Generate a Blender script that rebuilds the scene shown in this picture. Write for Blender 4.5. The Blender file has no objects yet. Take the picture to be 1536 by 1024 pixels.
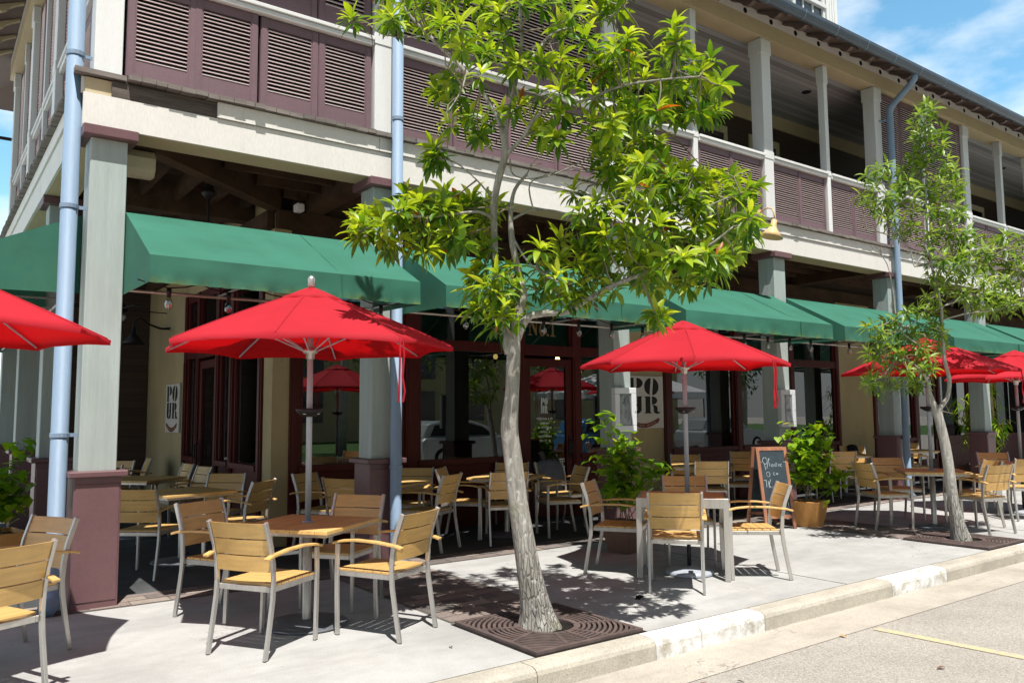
import bpy, bmesh, math, random
from mathutils import Vector, Matrix, Euler
random.seed(11)
R = math.radians
S = bpy.context.scene
COL = S.collection

# ------------------------------------------------------------------ materials
def nodes(name):
    m = bpy.data.materials.new(name); m.use_nodes = True
    nt = m.node_tree; b = nt.nodes['Principled BSDF']
    return m, nt, b
def link(nt, a, b): nt.links.new(a, b)
def coords(nt, kind='Object', scale=(1,1,1)):
    tc = nt.nodes.new('ShaderNodeTexCoord'); mp = nt.nodes.new('ShaderNodeMapping')
    mp.inputs['Scale'].default_value = scale
    link(nt, tc.outputs[kind], mp.inputs['Vector']); return mp.outputs['Vector']
def noise(nt, vec, scale, detail=4, rough=.55):
    n = nt.nodes.new('ShaderNodeTexNoise'); n.inputs['Scale'].default_value = scale
    n.inputs['Detail'].default_value = detail; n.inputs['Roughness'].default_value = rough
    link(nt, vec, n.inputs['Vector']); return n.outputs['Fac']
def ramp(nt, fac, stops):
    r = nt.nodes.new('ShaderNodeValToRGB')
    e = r.color_ramp.elements
    while len(e) < len(stops): e.new(.5)
    for i, (p, c) in enumerate(stops):
        e[i].position = p; e[i].color = (*c, 1) if len(c) == 3 else c
    link(nt, fac, r.inputs['Fac']); return r.outputs['Color']
def mixc(nt, fac, a, b, mode='MIX'):
    n = nt.nodes.new('ShaderNodeMix'); n.data_type = 'RGBA'; n.blend_type = mode
    for s, v in ((n.inputs[0], fac), (n.inputs[6], a), (n.inputs[7], b)):
        if hasattr(v, 'is_linked'): link(nt, v, s)
        elif isinstance(v, (int, float)): s.default_value = v
        else: s.default_value = (*v, 1)
    return n.outputs[2]
def bump(nt, b, h, strength=.2, dist=.01):
    n = nt.nodes.new('ShaderNodeBump'); n.inputs['Strength'].default_value = strength
    n.inputs['Distance'].default_value = dist
    link(nt, h, n.inputs['Height']); link(nt, n.outputs['Normal'], b.inputs['Normal'])
def math_n(nt, op, a, b=None, c=None):
    n = nt.nodes.new('ShaderNodeMath'); n.operation = op
    for i, v in enumerate((a, b, c)):
        if v is None: continue
        if hasattr(v, 'is_linked'): link(nt, v, n.inputs[i])
        else: n.inputs[i].default_value = v
    return n.outputs[0]
def paint(name, c, rough=.55, var=.18, scale=2.5, stretch=(1,1,1), metal=0, bmp=.08, fine=40, dirt=None, dirt_at=.62):
    """painted / plain surface with worn patches, streaks and a fine grain"""
    m, nt, b = nodes(name)
    v = coords(nt, 'Object', stretch)
    n1 = noise(nt, v, scale, 6, .6); n2 = noise(nt, v, fine, 3)
    lo = tuple(x*(1-var) for x in c); hi = tuple(min(1, x*(1+var)) for x in c)
    col = ramp(nt, n1, [(.3, lo), (.7, hi)])
    if dirt:
        n3 = noise(nt, v, scale*1.7, 8, .7)
        col = mixc(nt, ramp(nt, n3, [(dirt_at, (0,0,0)), (dirt_at+.13, (.75,.75,.75))]), col, dirt)
    col = mixc(nt, .25, col, ramp(nt, n2, [(.3, (.6,.6,.6)), (.7, (1,1,1))]), 'MULTIPLY')
    oi = nt.nodes.new('ShaderNodeObjectInfo')
    col = mixc(nt, 1.0, col, ramp(nt, oi.outputs['Random'], [(0, (.87,.87,.875)), (1, (1,1,1))]), 'MULTIPLY')
    link(nt, col, b.inputs['Base Color'])
    b.inputs['Roughness'].default_value = rough; b.inputs['Metallic'].default_value = metal
    if max(c) < .1: b.inputs['Specular IOR Level'].default_value = .25
    if bmp: bump(nt, b, n2, bmp, .004)
    return m
def planks(name, c, axis=0, width=.1, rough=.6, var=.3, gap=.03, stretch=20):
    """boards running along one axis, grain along it"""
    m, nt, b = nodes(name)
    tc = nt.nodes.new('ShaderNodeTexCoord'); sep = nt.nodes.new('ShaderNodeSeparateXYZ')
    link(nt, tc.outputs['Object'], sep.inputs[0])
    q = math_n(nt, 'DIVIDE', sep.outputs[axis], width); fr = math_n(nt, 'FRACT', q); fl = math_n(nt, 'FLOOR', q)
    w = nt.nodes.new('ShaderNodeTexWhiteNoise'); w.noise_dimensions = '1D'; link(nt, fl, w.inputs['W'])
    sc = [stretch]*3
    for i in range(3):
        if i != axis: sc[i] = stretch*.08
    g = noise(nt, coords(nt, 'Object', tuple(sc)), 1, 6, .65)
    a = mixc(nt, .5, w.outputs['Value'], g)
    col = ramp(nt, a, [(.25, tuple(x*(1-var) for x in c)), (.75, tuple(x*(1+var) for x in c))])
    lt = math_n(nt, 'LESS_THAN', fr, gap)
    col = mixc(nt, lt, col, tuple(x*.25 for x in c))
    link(nt, col, b.inputs['Base Color']); b.inputs['Roughness'].default_value = rough
    bump(nt, b, math_n(nt, 'SUBTRACT', g, math_n(nt, 'MULTIPLY', lt, 2.0)), .35, .006)
    return m

M = {}
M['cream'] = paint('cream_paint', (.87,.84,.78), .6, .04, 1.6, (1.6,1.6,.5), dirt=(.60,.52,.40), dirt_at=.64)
M['eave'] = paint('shaded_cream_paint', (.68,.555,.35), .6, .08, 1.2, dirt=(.3,.2,.1), dirt_at=.68)  # the cream paint again, with the yellowish shade under the eaves in its colour
M['white'] = paint('white_post_paint', (.88,.88,.86), .5, .04, 2, (4,4,.4), dirt=(.60,.57,.5), dirt_at=.66)
M['mauve'] = paint('mauve_shutter_paint', (.215,.13,.148), .5, .09, 2, dirt=(.17,.105,.12), dirt_at=.7)
M['slat'] = paint('sunlit_mauve_louvre', (.74,.60,.59), .5, .1, 2)  # paler than the shutter frame: sunlight on the slats put into the colour
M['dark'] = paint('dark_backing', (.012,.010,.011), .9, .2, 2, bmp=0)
M['tail'] = paint('brown_rafter_paint', (.165,.115,.098), .6, .15, 2)
M['plinth'] = paint('plinth_paint', (.175,.09,.095), .42, .1, 2.2, (1,1,1), dirt=(.32,.2,.21), dirt_at=.68, bmp=.15)
M['column'] = paint('pale_green_column_paint', (.42,.485,.46), .6, .12, 2.5, (5,5,.35), dirt=(.31,.39,.36), dirt_at=.6, bmp=.12, fine=25)
M['deck'] = paint('weathered_deck_wood', (.22,.19,.17), .85, .4, 3, (.6,6,6), bmp=.5)
M['oldwood'] = paint('bare_joist_wood', (.13,.105,.09), .85, .5, 4, (.5,6,6), bmp=.5)
M['pipe'] = paint('blue_downpipe_paint', (.25,.35,.475), .6, .12, 2.2, (4,4,.35), dirt=(.17,.225,.29), dirt_at=.68)
M['gutter'] = paint('slate_gutter_paint', (.085,.115,.155), .35, .12, 2)
M['sand'] = paint('sand_stucco', (.50,.395,.21), .8, .14, 1.3, (1,1,.6), dirt=(.27,.22,.14), dirt_at=.62, bmp=.2)
M['redwood'] = paint('dark_red_joinery', (.085,.009,.006), .4, .2, 2, (3,3,.5))
M['clap'] = planks('brown_clapboard', (.060,.034,.022), 2, .13, .6, .2, .05)
M['ceilw'] = paint('old_ceiling_timber', (.085,.052,.03), .8, .45, 2.5, (1,1,1), dirt=(.05,.03,.02), dirt_at=.6, bmp=.3)
M['ceilb'] = planks('ceiling_boards', (.07,.043,.026), 1, .12, .8, .3, .06)
M['galceil'] = planks('grey_porch_ceiling', (.42,.42,.425), 1, .11, .6, .3, .05)
M['roof'] = paint('metal_roof', (.16,.17,.18), .5, .2, 2)
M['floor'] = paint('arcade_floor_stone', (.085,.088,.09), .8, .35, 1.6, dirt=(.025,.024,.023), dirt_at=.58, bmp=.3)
M['black'] = paint('black_metal', (.018,.018,.02), .4, .2, 3)
M['alu'] = paint('brushed_aluminium', (.58,.555,.52), .34, .12, 3, (8,8,.6), metal=.65, bmp=.03, fine=80)
M['polegrey'] = paint('grey_pole_metal', (.42,.45,.50), .45, .1, 3, (6,6,.5), metal=.05, bmp=.02)
M['basegrey'] = paint('grey_cast_base', (.17,.18,.20), .45, .2, 6, metal=.25)
M['terra'] = paint('terracotta_pot', (.70,.33,.09), .7, .12, 4, dirt=(.30,.13,.05), dirt_at=.64, bmp=.15)
M['terra_dark'] = paint('brown_clay_pot', (.22,.125,.085), .75, .15, 4)
M['soil'] = paint('potting_soil', (.035,.024,.016), .95, .4, 30, bmp=.6)
M['tan_lamp'] = paint('tan_lamp_enamel', (.76,.53,.25), .45, .08, 3)
M['beige'] = paint('beige_housing', (.60,.52,.36), .5, .1, 5, dirt=(.25,.12,.05), dirt_at=.7)
M['rust'] = paint('rusty_cast_iron', (.115,.082,.074), .7, .35, 7, dirt=(.17,.09,.06), dirt_at=.56, bmp=.4)
M['pit'] = paint('dark_soil_pit', (.014,.011,.009), .95, .3, 12)
M['signwhite'] = paint('sign_board_paint', (.72,.69,.62), .45, .06, 4)
M['inkblack'] = paint('sign_black', (.012,.011,.011), .45, .1, 4, bmp=0)
M['inkred'] = paint('sign_red', (.20,.025,.02), .45, .15, 6, bmp=0)
M['inktan'] = paint('sign_tan', (.55,.42,.24), .5, .1, 6, bmp=0)
M['gold'] = paint('gold_leaf', (.30,.19,.06), .4, .15, 6, metal=.2, bmp=0)
M['decal'] = paint('white_decal', (.88,.88,.87), .5, .05, 6, bmp=0)
M['chalk'] = paint('chalk', (.42,.50,.53), .9, .25, 40, bmp=0)
M['board'] = paint('chalkboard', (.045,.062,.075), .6, .3, 3, dirt=(.10,.13,.15), dirt_at=.56, bmp=0)
M['boardwood'] = paint('sandwich_board_wood', (.40,.17,.095), .55, .25, 3, (6,6,.6))
M['paper'] = paint('menu_sheet', (.42,.43,.45), .4, .5, 11, (1,1,.5), dirt=(.05,.055,.07), dirt_at=.50, bmp=0)
M['boxwhite'] = paint('white_menu_case', (.80,.81,.83), .4, .04, 4)
M['cloth'] = paint('grey_blue_jacket', (.13,.14,.17), .9, .25, 5, bmp=.2)
M['socket'] = M['black']
M['concrete_wall'] = paint('pale_render', (.72,.72,.70), .8, .08, 1)
M['yellow'] = None

def slatwood(name, c):
    m, nt, b = nodes(name)
    oi = nt.nodes.new('ShaderNodeObjectInfo')
    g = noise(nt, coords(nt, 'Object', (2.2, 26, 26)), 1, 6, .6)
    g2 = noise(nt, coords(nt, 'Object', (3, 3, 3)), 1.5, 3)
    col = ramp(nt, g, [(.3, tuple(x*.82 for x in c)), (.72, tuple(min(1, x*1.12) for x in c))])
    col = mixc(nt, .45, col, ramp(nt, g2, [(.35, (.68,.62,.55)), (.7, (1,1,1))]), 'MULTIPLY')
    col = mixc(nt, .5, col, ramp(nt, oi.outputs['Random'], [(0, (.84,.82,.80)), (1, (1,1,1))]), 'MULTIPLY')
    link(nt, col, b.inputs['Base Color']); b.inputs['Roughness'].default_value = .42
    bump(nt, b, g, .1, .002); return m
M['wood'] = slatwood('honey_teak_slats', (.78,.49,.175))
M['woodtop'] = slatwood('teak_table_slats', (.84,.54,.20))

def canvas(name, c, trans, tcol, rough=.75, mildew=False, weave=260, back=None):
    m, nt, b = nodes(name)
    v = coords(nt, 'Object')
    n1 = noise(nt, v, 1.6, 5); n2 = noise(nt, v, weave, 2)
    col = ramp(nt, n1, [(.3, tuple(x*.9 for x in c)), (.7, tuple(min(1, x*1.08) for x in c))])
    if mildew:   # algae along the hem of the valance, where water drips
        at = nt.nodes.new('ShaderNodeAttribute'); at.attribute_name = 'hem'
        f = math_n(nt, 'MULTIPLY', at.outputs['Fac'], ramp(nt, noise(nt, v, 5, 6, .7), [(.44, (0,0,0)), (.70, (.85,.85,.85))]))
        col = mixc(nt, f, col, (.22,.30,.06))
        st = ramp(nt, noise(nt, coords(nt, 'Object', (5,.6,.5)), 1, 5, .6), [(.5, (1,1,1)), (.8, (.84,.87,.82))])
        col = mixc(nt, .6, col, st, 'MULTIPLY')
        dust = ramp(nt, noise(nt, coords(nt, 'Object', (.7,2,2)), 1.3, 7, .68), [(.42, (1,1,1)), (.72, (.78,.80,.76))]); col = mixc(nt, .7, col, dust, 'MULTIPLY')
    if back:   # paler sunlit red painted on the outside, deeper shaded red on the inside
        gm = nt.nodes.new('ShaderNodeNewGeometry'); col = mixc(nt, gm.outputs['Backfacing'], col, back)
    link(nt, col, b.inputs['Base Color']); b.inputs['Roughness'].default_value = rough
    b.inputs['Specular IOR Level'].default_value = .2
    bump(nt, b, n2, .12, .001)
    t = nt.nodes.new('ShaderNodeBsdfTranslucent'); t.inputs['Color'].default_value = (*tcol, 1)
    mx = nt.nodes.new('ShaderNodeMixShader'); mx.inputs[0].default_value = trans
    link(nt, b.outputs[0], mx.inputs[1]); link(nt, t.outputs[0], mx.inputs[2])
    link(nt, mx.outputs[0], nt.nodes['Material Output'].inputs['Surface']); return m
M['red'] = canvas('red_umbrella_canvas', (.53,.026,.042), .30, (.75,.004,.007), back=(.55,.006,.010))
M['green'] = canvas('green_awning_canvas', (.042,.170,.118), .012, (.04,.25,.16), .7, True)

def leafmat(name, stops, tstr=.4, spec=.5):
    m, nt, b = nodes(name)
    at = nt.nodes.new('ShaderNodeAttribute'); at.attribute_name = 'tint'
    col = ramp(nt, at.outputs['Fac'], stops)
    col = mixc(nt, .35, col, ramp(nt, noise(nt, coords(nt, 'Object'), 30, 3), [(.3, (.6,.65,.5)), (.7, (1,1,1))]), 'MULTIPLY')
    link(nt, col, b.inputs['Base Color']); b.inputs['Roughness'].default_value = .38
    b.inputs['Specular IOR Level'].default_value = spec
    t = nt.nodes.new('ShaderNodeBsdfTranslucent')
    tc = mixc(nt, 1.0, col, (1.5,1.45,.5), 'MULTIPLY'); link(nt, tc, t.inputs['Color'])
    mx = nt.nodes.new('ShaderNodeMixShader'); mx.inputs[0].default_value = tstr
    link(nt, b.outputs[0], mx.inputs[1]); link(nt, t.outputs[0], mx.inputs[2])
    link(nt, mx.outputs[0], nt.nodes['Material Output'].inputs['Surface']); return m
M['leaf1'] = leafmat('lime_green_leaves', [(0, (.035,.11,.014)), (.35, (.13,.26,.02)), (.68, (.38,.50,.028)), (.97, (.62,.66,.07)), (1, (.45,.12,.02))], .42)
M['leaf2'] = leafmat('grey_green_leaves', [(0, (.06,.15,.025)), (.5, (.19,.32,.04)), (.85, (.34,.46,.08)), (.97, (.45,.5,.16)), (1, (.34,.16,.05))], .4)
M['vine'] = leafmat('vine_leaves', [(0, (.06,.19,.012)), (.5, (.20,.40,.02)), (.9, (.38,.55,.03)), (1, (.55,.52,.08))], .45)
M['farleaf'] = leafmat('street_tree_leaves', [(0, (.03,.07,.012)), (.6, (.07,.14,.02)), (1, (.13,.2,.03))], .3)

def barkmat(name, base, pale):
    m, nt, b = nodes(name)
    v = coords(nt, 'Object', (1,1,.16))
    w = noise(nt, v, 26, 9, .72); p = noise(nt, coords(nt, 'Object'), 16, 4, .6); big = noise(nt, coords(nt, 'Object'), 2.5, 3)
    vor = nt.nodes.new('ShaderNodeTexVoronoi'); vor.feature = 'DISTANCE_TO_EDGE'; vor.inputs['Scale'].default_value = 34
    link(nt, coords(nt, 'Object', (1.2,1.2,.22)), vor.inputs['Vector'])
    tcz = nt.nodes.new('ShaderNodeTexCoord'); sz = nt.nodes.new('ShaderNodeSeparateXYZ'); link(nt, tcz.outputs['Object'], sz.inputs[0])
    low = ramp(nt, sz.outputs[2], [(.35, (1,1,1)), (.95, (.12,.12,.12))])   # furrowed foot, smoother mottled stem above
    col = ramp(nt, w, [(.28, tuple(x*.35 for x in base)), (.5, base), (.75, pale)])
    col = mixc(nt, ramp(nt, vor.outputs['Distance'], [(0, (.6,.6,.6)), (.10, (0,0,0))]), col, tuple(x*.25 for x in base)) if False else mixc(nt, math_n(nt, 'MULTIPLY', low, ramp(nt, vor.outputs['Distance'], [(0, (.42,.42,.42)), (.14, (0,0,0))])), col, tuple(x*.25 for x in base))
    col = mixc(nt, ramp(nt, p, [(.60, (0,0,0)), (.66, (.85,.85,.85))]), col, (.56,.55,.51))
    col = mixc(nt, ramp(nt, big, [(.55, (0,0,0)), (.72, (.55,.55,.55))]), col, (.24,.25,.12))
    link(nt, col, b.inputs['Base Color']); b.inputs['Roughness'].default_value = .9
    h = math_n(nt, 'ADD', w, math_n(nt, 'MULTIPLY', low, math_n(nt, 'MINIMUM', math_n(nt, 'MULTIPLY', vor.outputs['Distance'], 4.0), .5)))
    bump(nt, b, h, .9, .02); return m
M['bark'] = barkmat('grey_mottled_bark', (.35,.325,.285), (.56,.535,.49))
M['bark2'] = barkmat('pale_bark', (.43,.405,.365), (.64,.62,.58))
M['twig'] = paint('twig_bark', (.25,.215,.155), .85, .3, 8, bmp=.3)

def glassmat(name, refl, tint):
    m, nt, b = nodes(name); nt.nodes.remove(b)
    tr = nt.nodes.new('ShaderNodeBsdfTransparent'); tr.inputs['Color'].default_value = (*tint, 1)
    gl = nt.nodes.new('ShaderNodeBsdfGlossy'); gl.inputs['Roughness'].default_value = .0
    gl.inputs['Color'].default_value = (.92,.95,.96,1)
    fr = nt.nodes.new('ShaderNodeFresnel'); fr.inputs['IOR'].default_value = 1.5
    wob = nt.nodes.new('ShaderNodeBump'); wob.inputs['Strength'].default_value = .02; wob.inputs['Distance'].default_value = .02
    link(nt, noise(nt, coords(nt), 1.1, 2), wob.inputs['Height']); link(nt, wob.outputs[0], gl.inputs['Normal'])
    f = math_n(nt, 'MINIMUM', math_n(nt, 'ADD', math_n(nt, 'MULTIPLY', fr.outputs[0], 1.3), refl), 1.0)
    gm = nt.nodes.new('ShaderNodeNewGeometry'); f = math_n(nt, 'MULTIPLY', f, math_n(nt, 'SUBTRACT', 1.0, gm.outputs['Backfacing']))   # thin sheet: only the outer face mirrors
    mx = nt.nodes.new('ShaderNodeMixShader'); link(nt, f, mx.inputs[0])
    link(nt, tr.outputs[0], mx.inputs[1]); link(nt, gl.outputs[0], mx.inputs[2])
    link(nt, mx.outputs[0], nt.nodes['Material Output'].inputs['Surface']); return m
M['glass'] = glassmat('dark_shop_glass', .105, (.24,.26,.26))
M['bulb'] = glassmat('clear_bulb_glass', .22, (.86,.80,.74)); M['clearpane'] = glassmat('clear_case_pane', .03, (.97,.98,.98))
def emis(name, c, s):
    m, nt, b = nodes(name); b.inputs['Emission Color'].default_value = (*c,1); b.inputs['Emission Strength'].default_value = s
    b.inputs['Base Color'].default_value = (*c,1); return m
M['glow'] = emis('lit_pendant', (1,.62,.18), 6)

def concrete(name, c, rough=.85, sc=1.0, spots=True, aggregate=0.):
    m, nt, b = nodes(name)
    v = coords(nt)
    n1 = noise(nt, v, .7*sc, 6, .62); n2 = noise(nt, v, 7*sc, 5, .6); n3 = noise(nt, v, 90, 3, .7)
    col = ramp(nt, n1, [(.3, tuple(x*.80 for x in c)), (.5, c), (.72, tuple(min(1,x*1.10) for x in c))])
    col = mixc(nt, .5, col, ramp(nt, n2, [(.3, (.80,.79,.77)), (.65, (1,1,1))]), 'MULTIPLY')
    col = mixc(nt, .45 + aggregate, col, ramp(nt, n3, [(.32, (.62,.61,.60)), (.6, (1,1,1))]), 'MULTIPLY')
    if spots:
        sp = noise(nt, v, 23, 2, .5)
        col = mixc(nt, ramp(nt, sp, [(.73, (0,0,0)), (.76, (.6,.6,.6))]), col, (.10,.085,.07))
        st = noise(nt, coords(nt, 'Object', (.35,1.1,1)), 1.6*sc, 7, .7)
        col = mixc(nt, ramp(nt, st, [(.47, (0,0,0)), (.68, (.62,.62,.62))]), col, tuple(x*.55 for x in c))
        gum = nt.nodes.new('ShaderNodeTexVoronoi'); gum.inputs['Scale'].default_value = 2.3; link(nt, v, gum.inputs['Vector'])
        col = mixc(nt, ramp(nt, gum.outputs['Distance'], [(.035, (.55,.55,.55)), (.055, (0,0,0))]), col, tuple(x*.45 for x in c))
        vo = nt.nodes.new('ShaderNodeTexVoronoi'); vo.feature = 'DISTANCE_TO_EDGE'; vo.inputs['Scale'].default_value = .42
        wv = nt.nodes.new('ShaderNodeVectorMath'); wv.operation = 'ADD'
        nz = nt.nodes.new('ShaderNodeTexNoise'); nz.inputs['Scale'].default_value = 3; nz.inputs['Detail'].default_value = 6
        link(nt, v, nz.inputs['Vector']); link(nt, v, wv.inputs[0]); link(nt, nz.outputs['Color'], wv.inputs[1])
        link(nt, wv.outputs[0], vo.inputs['Vector'])
        cr = ramp(nt, vo.outputs['Distance'], [(0, (.75,.75,.75)), (.0035, (0,0,0))])
        cr = mixc(nt, 1.0, cr, ramp(nt, noise(nt, v, .55, 2), [(.5, (0,0,0)), (.58, (1,1,1))]), 'MULTIPLY')
        col = mixc(nt, cr, col, (.13,.12,.105))
    link(nt, col, b.inputs['Base Color']); b.inputs['Roughness'].default_value = rough
    bump(nt, b, n3, .35, .004); return m
M['walk'] = concrete('sidewalk_concrete', (.482,.478,.462))
M['joint'] = paint('joint_dirt', (.15,.14,.12), .95, .4, 9)
M['gut'] = concrete('gutter_concrete', (.52,.47,.40), sc=1.6, aggregate=.25)
M['lawn'] = paint('lawn_grass', (.055,.13,.02), .95, .3, 3, bmp=.4)

def kerbmat():
    m = concrete('kerb_concrete', (.56,.515,.43), sc=2.4, aggregate=.4); nt = m.node_tree; b = nt.nodes['Principled BSDF']
    old = b.inputs['Base Color'].links[0].from_socket
    at = nt.nodes.new('ShaderNodeAttribute'); at.attribute_name = 'painted'
    wear = ramp(nt, noise(nt, coords(nt), 6, 9, .76), [(.38, (0,0,0)), (.56, (.9,.9,.9))])
    f = math_n(nt, 'MULTIPLY', at.outputs['Fac'], wear)
    link(nt, mixc(nt, f, old, (.84,.84,.83)), b.inputs['Base Color']); return m
M['kerb'] = kerbmat()
def asphalt():
    m, nt, b = nodes('worn_asphalt'); v = coords(nt)
    vo = nt.nodes.new('ShaderNodeTexVoronoi'); vo.inputs['Scale'].default_value = 120; link(nt, v, vo.inputs['Vector'])
    vo2 = nt.nodes.new('ShaderNodeTexVoronoi'); vo2.inputs['Scale'].default_value = 230; link(nt, v, vo2.inputs['Vector'])
    g = nt.nodes.new('ShaderNodeRGBToBW'); link(nt, vo.outputs['Color'], g.inputs[0])
    g2 = nt.nodes.new('ShaderNodeRGBToBW'); link(nt, vo2.outputs['Color'], g2.inputs[0])
    col = ramp(nt, g.outputs[0], [(.15, (.33,.30,.265)), (.5, (.43,.395,.345)), (.85, (.56,.52,.46))])
    col = mixc(nt, .5, col, ramp(nt, g2.outputs[0], [(.2, (.5,.5,.5)), (.7, (1,1,1))]), 'MULTIPLY')
    col = mixc(nt, .6, col, ramp(nt, noise(nt, v, .8, 6, .65), [(.3, (.66,.65,.64)), (.65, (1,1,1))]), 'MULTIPLY')
    link(nt, col, b.inputs['Base Color']); b.inputs['Roughness'].default_value = .9
    bump(nt, b, g.outputs[0], .5, .005); return m
M['asphalt'] = asphalt()
def yellowline():
    m, nt, b = nodes('worn_yellow_paint'); v = coords(nt)
    w = noise(nt, v, 28, 6, .75)
    link(nt, ramp(nt, w, [(.43, (.43,.39,.33)), (.56, (.58,.485,.25)), (.8, (.66,.54,.27))]), b.inputs['Base Color'])
    b.inputs['Roughness'].default_value = .8; bump(nt, b, w, .4, .004); return m
M['yellow'] = yellowline()
def brickmat():
    m, nt, b = nodes('brick_paving'); at = nt.nodes.new('ShaderNodeAttribute'); at.attribute_name = 'tint'
    col = ramp(nt, at.outputs['Fac'], [(0, (.13,.115,.105)), (.35, (.20,.165,.148)), (.7, (.29,.225,.195)), (1, (.38,.325,.265))])
    col = mixc(nt, .6, col, ramp(nt, noise(nt, coords(nt), 25, 5, .7), [(.3, (.5,.5,.5)), (.65, (1,1,1))]), 'MULTIPLY')
    link(nt, col, b.inputs['Base Color']); b.inputs['Roughness'].default_value = .85
    bump(nt, b, noise(nt, coords(nt), 60, 4), .5, .004); return m
M['brick'] = brickmat()

# ------------------------------------------------------------------ mesh builder
class MB:
    def __init__(s): s.v = []; s.f = []; s.mi = []; s.att = {}
    def add(s, vs, fs, mi=0):
        o = len(s.v); s.v += [tuple(v) for v in vs]
        for f in fs: s.f.append(tuple(i+o for i in f)); s.mi.append(mi)
        return s
    def quad(s, a, b, c, d, mi=0): return s.add([a,b,c,d], [(0,1,2,3)], mi)
    def box(s, x0, x1, y0, y1, z0, z1, mi=0):
        return s.add([(x0,y0,z0),(x1,y0,z0),(x1,y1,z0),(x0,y1,z0),(x0,y0,z1),(x1,y0,z1),(x1,y1,z1),(x0,y1,z1)],
                     [(0,3,2,1),(4,5,6,7),(0,1,5,4),(1,2,6,5),(2,3,7,6),(3,0,4,7)], mi)
    def bar(s, a, b, w, h, up=(0,0,1), mi=0):
        """box beam from a to b, w across, h along up"""
        a = Vector(a); b = Vector(b); d = (b-a).normalized(); up = Vector(up)
        x = d.cross(up)
        if x.length < 1e-4: x = d.cross(Vector((1,0,0)))
        x.normalize(); u = x.cross(d); vs = []
        for p in (a, b):
            for sx, su in ((-1,-1),(1,-1),(1,1),(-1,1)): vs.append(p + x*sx*w/2 + u*su*h/2)
        return s.add(vs, [(3,2,1,0),(4,5,6,7),(0,1,5,4),(1,2,6,5),(2,3,7,6),(3,0,4,7)], mi)
    def tube(s, pts, rad, n=8, mi=0, cap=True):
        pts = [Vector(p) for p in pts]
        if isinstance(rad, (int, float)): rad = [rad]*len(pts)
        o = len(s.v); ref = None; k = len(pts)
        for i, p in enumerate(pts):
            t = (pts[min(i+1,k-1)] - pts[max(i-1,0)])
            if t.length < 1e-6: t = Vector((0,0,1))
            t.normalize()
            if ref is None:
                ref = Vector((0,0,1)) if abs(t.z) < .9 else Vector((1,0,0))
            x = (ref - t*ref.dot(t)).normalized(); ref = x; y = t.cross(x)
            for j in range(n):
                a = 2*math.pi*j/n; s.v.append(tuple(p + (x*math.cos(a) + y*math.sin(a))*rad[i]))
        for i in range(k-1):
            for j in range(n):
                s.f.append((o+i*n+j, o+i*n+(j+1)%n, o+(i+1)*n+(j+1)%n, o+(i+1)*n+j)); s.mi.append(mi)
        if cap:
            s.f.append(tuple(o+j for j in range(n-1,-1,-1))); s.mi.append(mi)
            s.f.append(tuple(o+(k-1)*n+j for j in range(n))); s.mi.append(mi)
        return s
    def lathe(s, prof, n=16, c=(0,0,0), mi=0, axis='z'):
        o = len(s.v); k = len(prof)
        for r, z in prof:
            for j in range(n):
                a = 2*math.pi*j/n; q = (r*math.cos(a), r*math.sin(a), z)
                if axis == 'y': q = (q[0], q[2], q[1])
                s.v.append((c[0]+q[0], c[1]+q[1], c[2]+q[2]))
        for i in range(k-1):
            for j in range(n):
                s.f.append((o+i*n+j, o+i*n+(j+1)%n, o+(i+1)*n+(j+1)%n, o+(i+1)*n+j)); s.mi.append(mi)
        return s
    def prism(s, poly, fn0, fn1, mi=0):
        """closed outline swept between two placements"""
        n = len(poly); vs = [fn0(p) for p in poly] + [fn1(p) for p in poly]
        fs = [tuple(range(n-1,-1,-1)), tuple(range(n,2*n))] + [(i,(i+1)%n,n+(i+1)%n,n+i) for i in range(n)]
        return s.add(vs, fs, mi)
    def obj(s, name, mats, parent=None, smooth=False, att=None, shift=None, bevel=0):
        me = bpy.data.meshes.new(name)
        vs = s.v if shift is None else [(x-shift[0], y-shift[1], z-shift[2]) for x,y,z in s.v]
        me.from_pydata(vs, [], s.f); me.update()
        if not isinstance(mats, (list, tuple)): mats = [mats]
        for m in mats: me.materials.append(M[m] if isinstance(m, str) else m)
        if len(mats) > 1: me.polygons.foreach_set('material_index', s.mi)
        if att:
            for an, vals in att.items():
                a = me.attributes.new(an, 'FLOAT', 'FACE' if len(vals) == len(s.f) else 'POINT'); a.data.foreach_set('value', vals)
        if smooth: me.polygons.foreach_set('use_smooth', [True]*len(me.polygons))
        bm = bmesh.new(); bm.from_mesh(me); bmesh.ops.recalc_face_normals(bm, faces=bm.faces)
        if bevel:
            bmesh.ops.remove_doubles(bm, verts=bm.verts, dist=1e-5)
            es = [e for e in bm.edges if len(e.link_faces) == 2 and e.calc_face_angle(0) > .7]
            bmesh.ops.bevel(bm, geom=es, offset=bevel, segments=1, affect='EDGES', clamp_overlap=True)
        bm.to_mesh(me); bm.free()
        o = bpy.data.objects.new(name, me); COL.objects.link(o)
        if parent is not None: o.parent = parent
        if smooth == 'auto':
            pass
        return o

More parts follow.
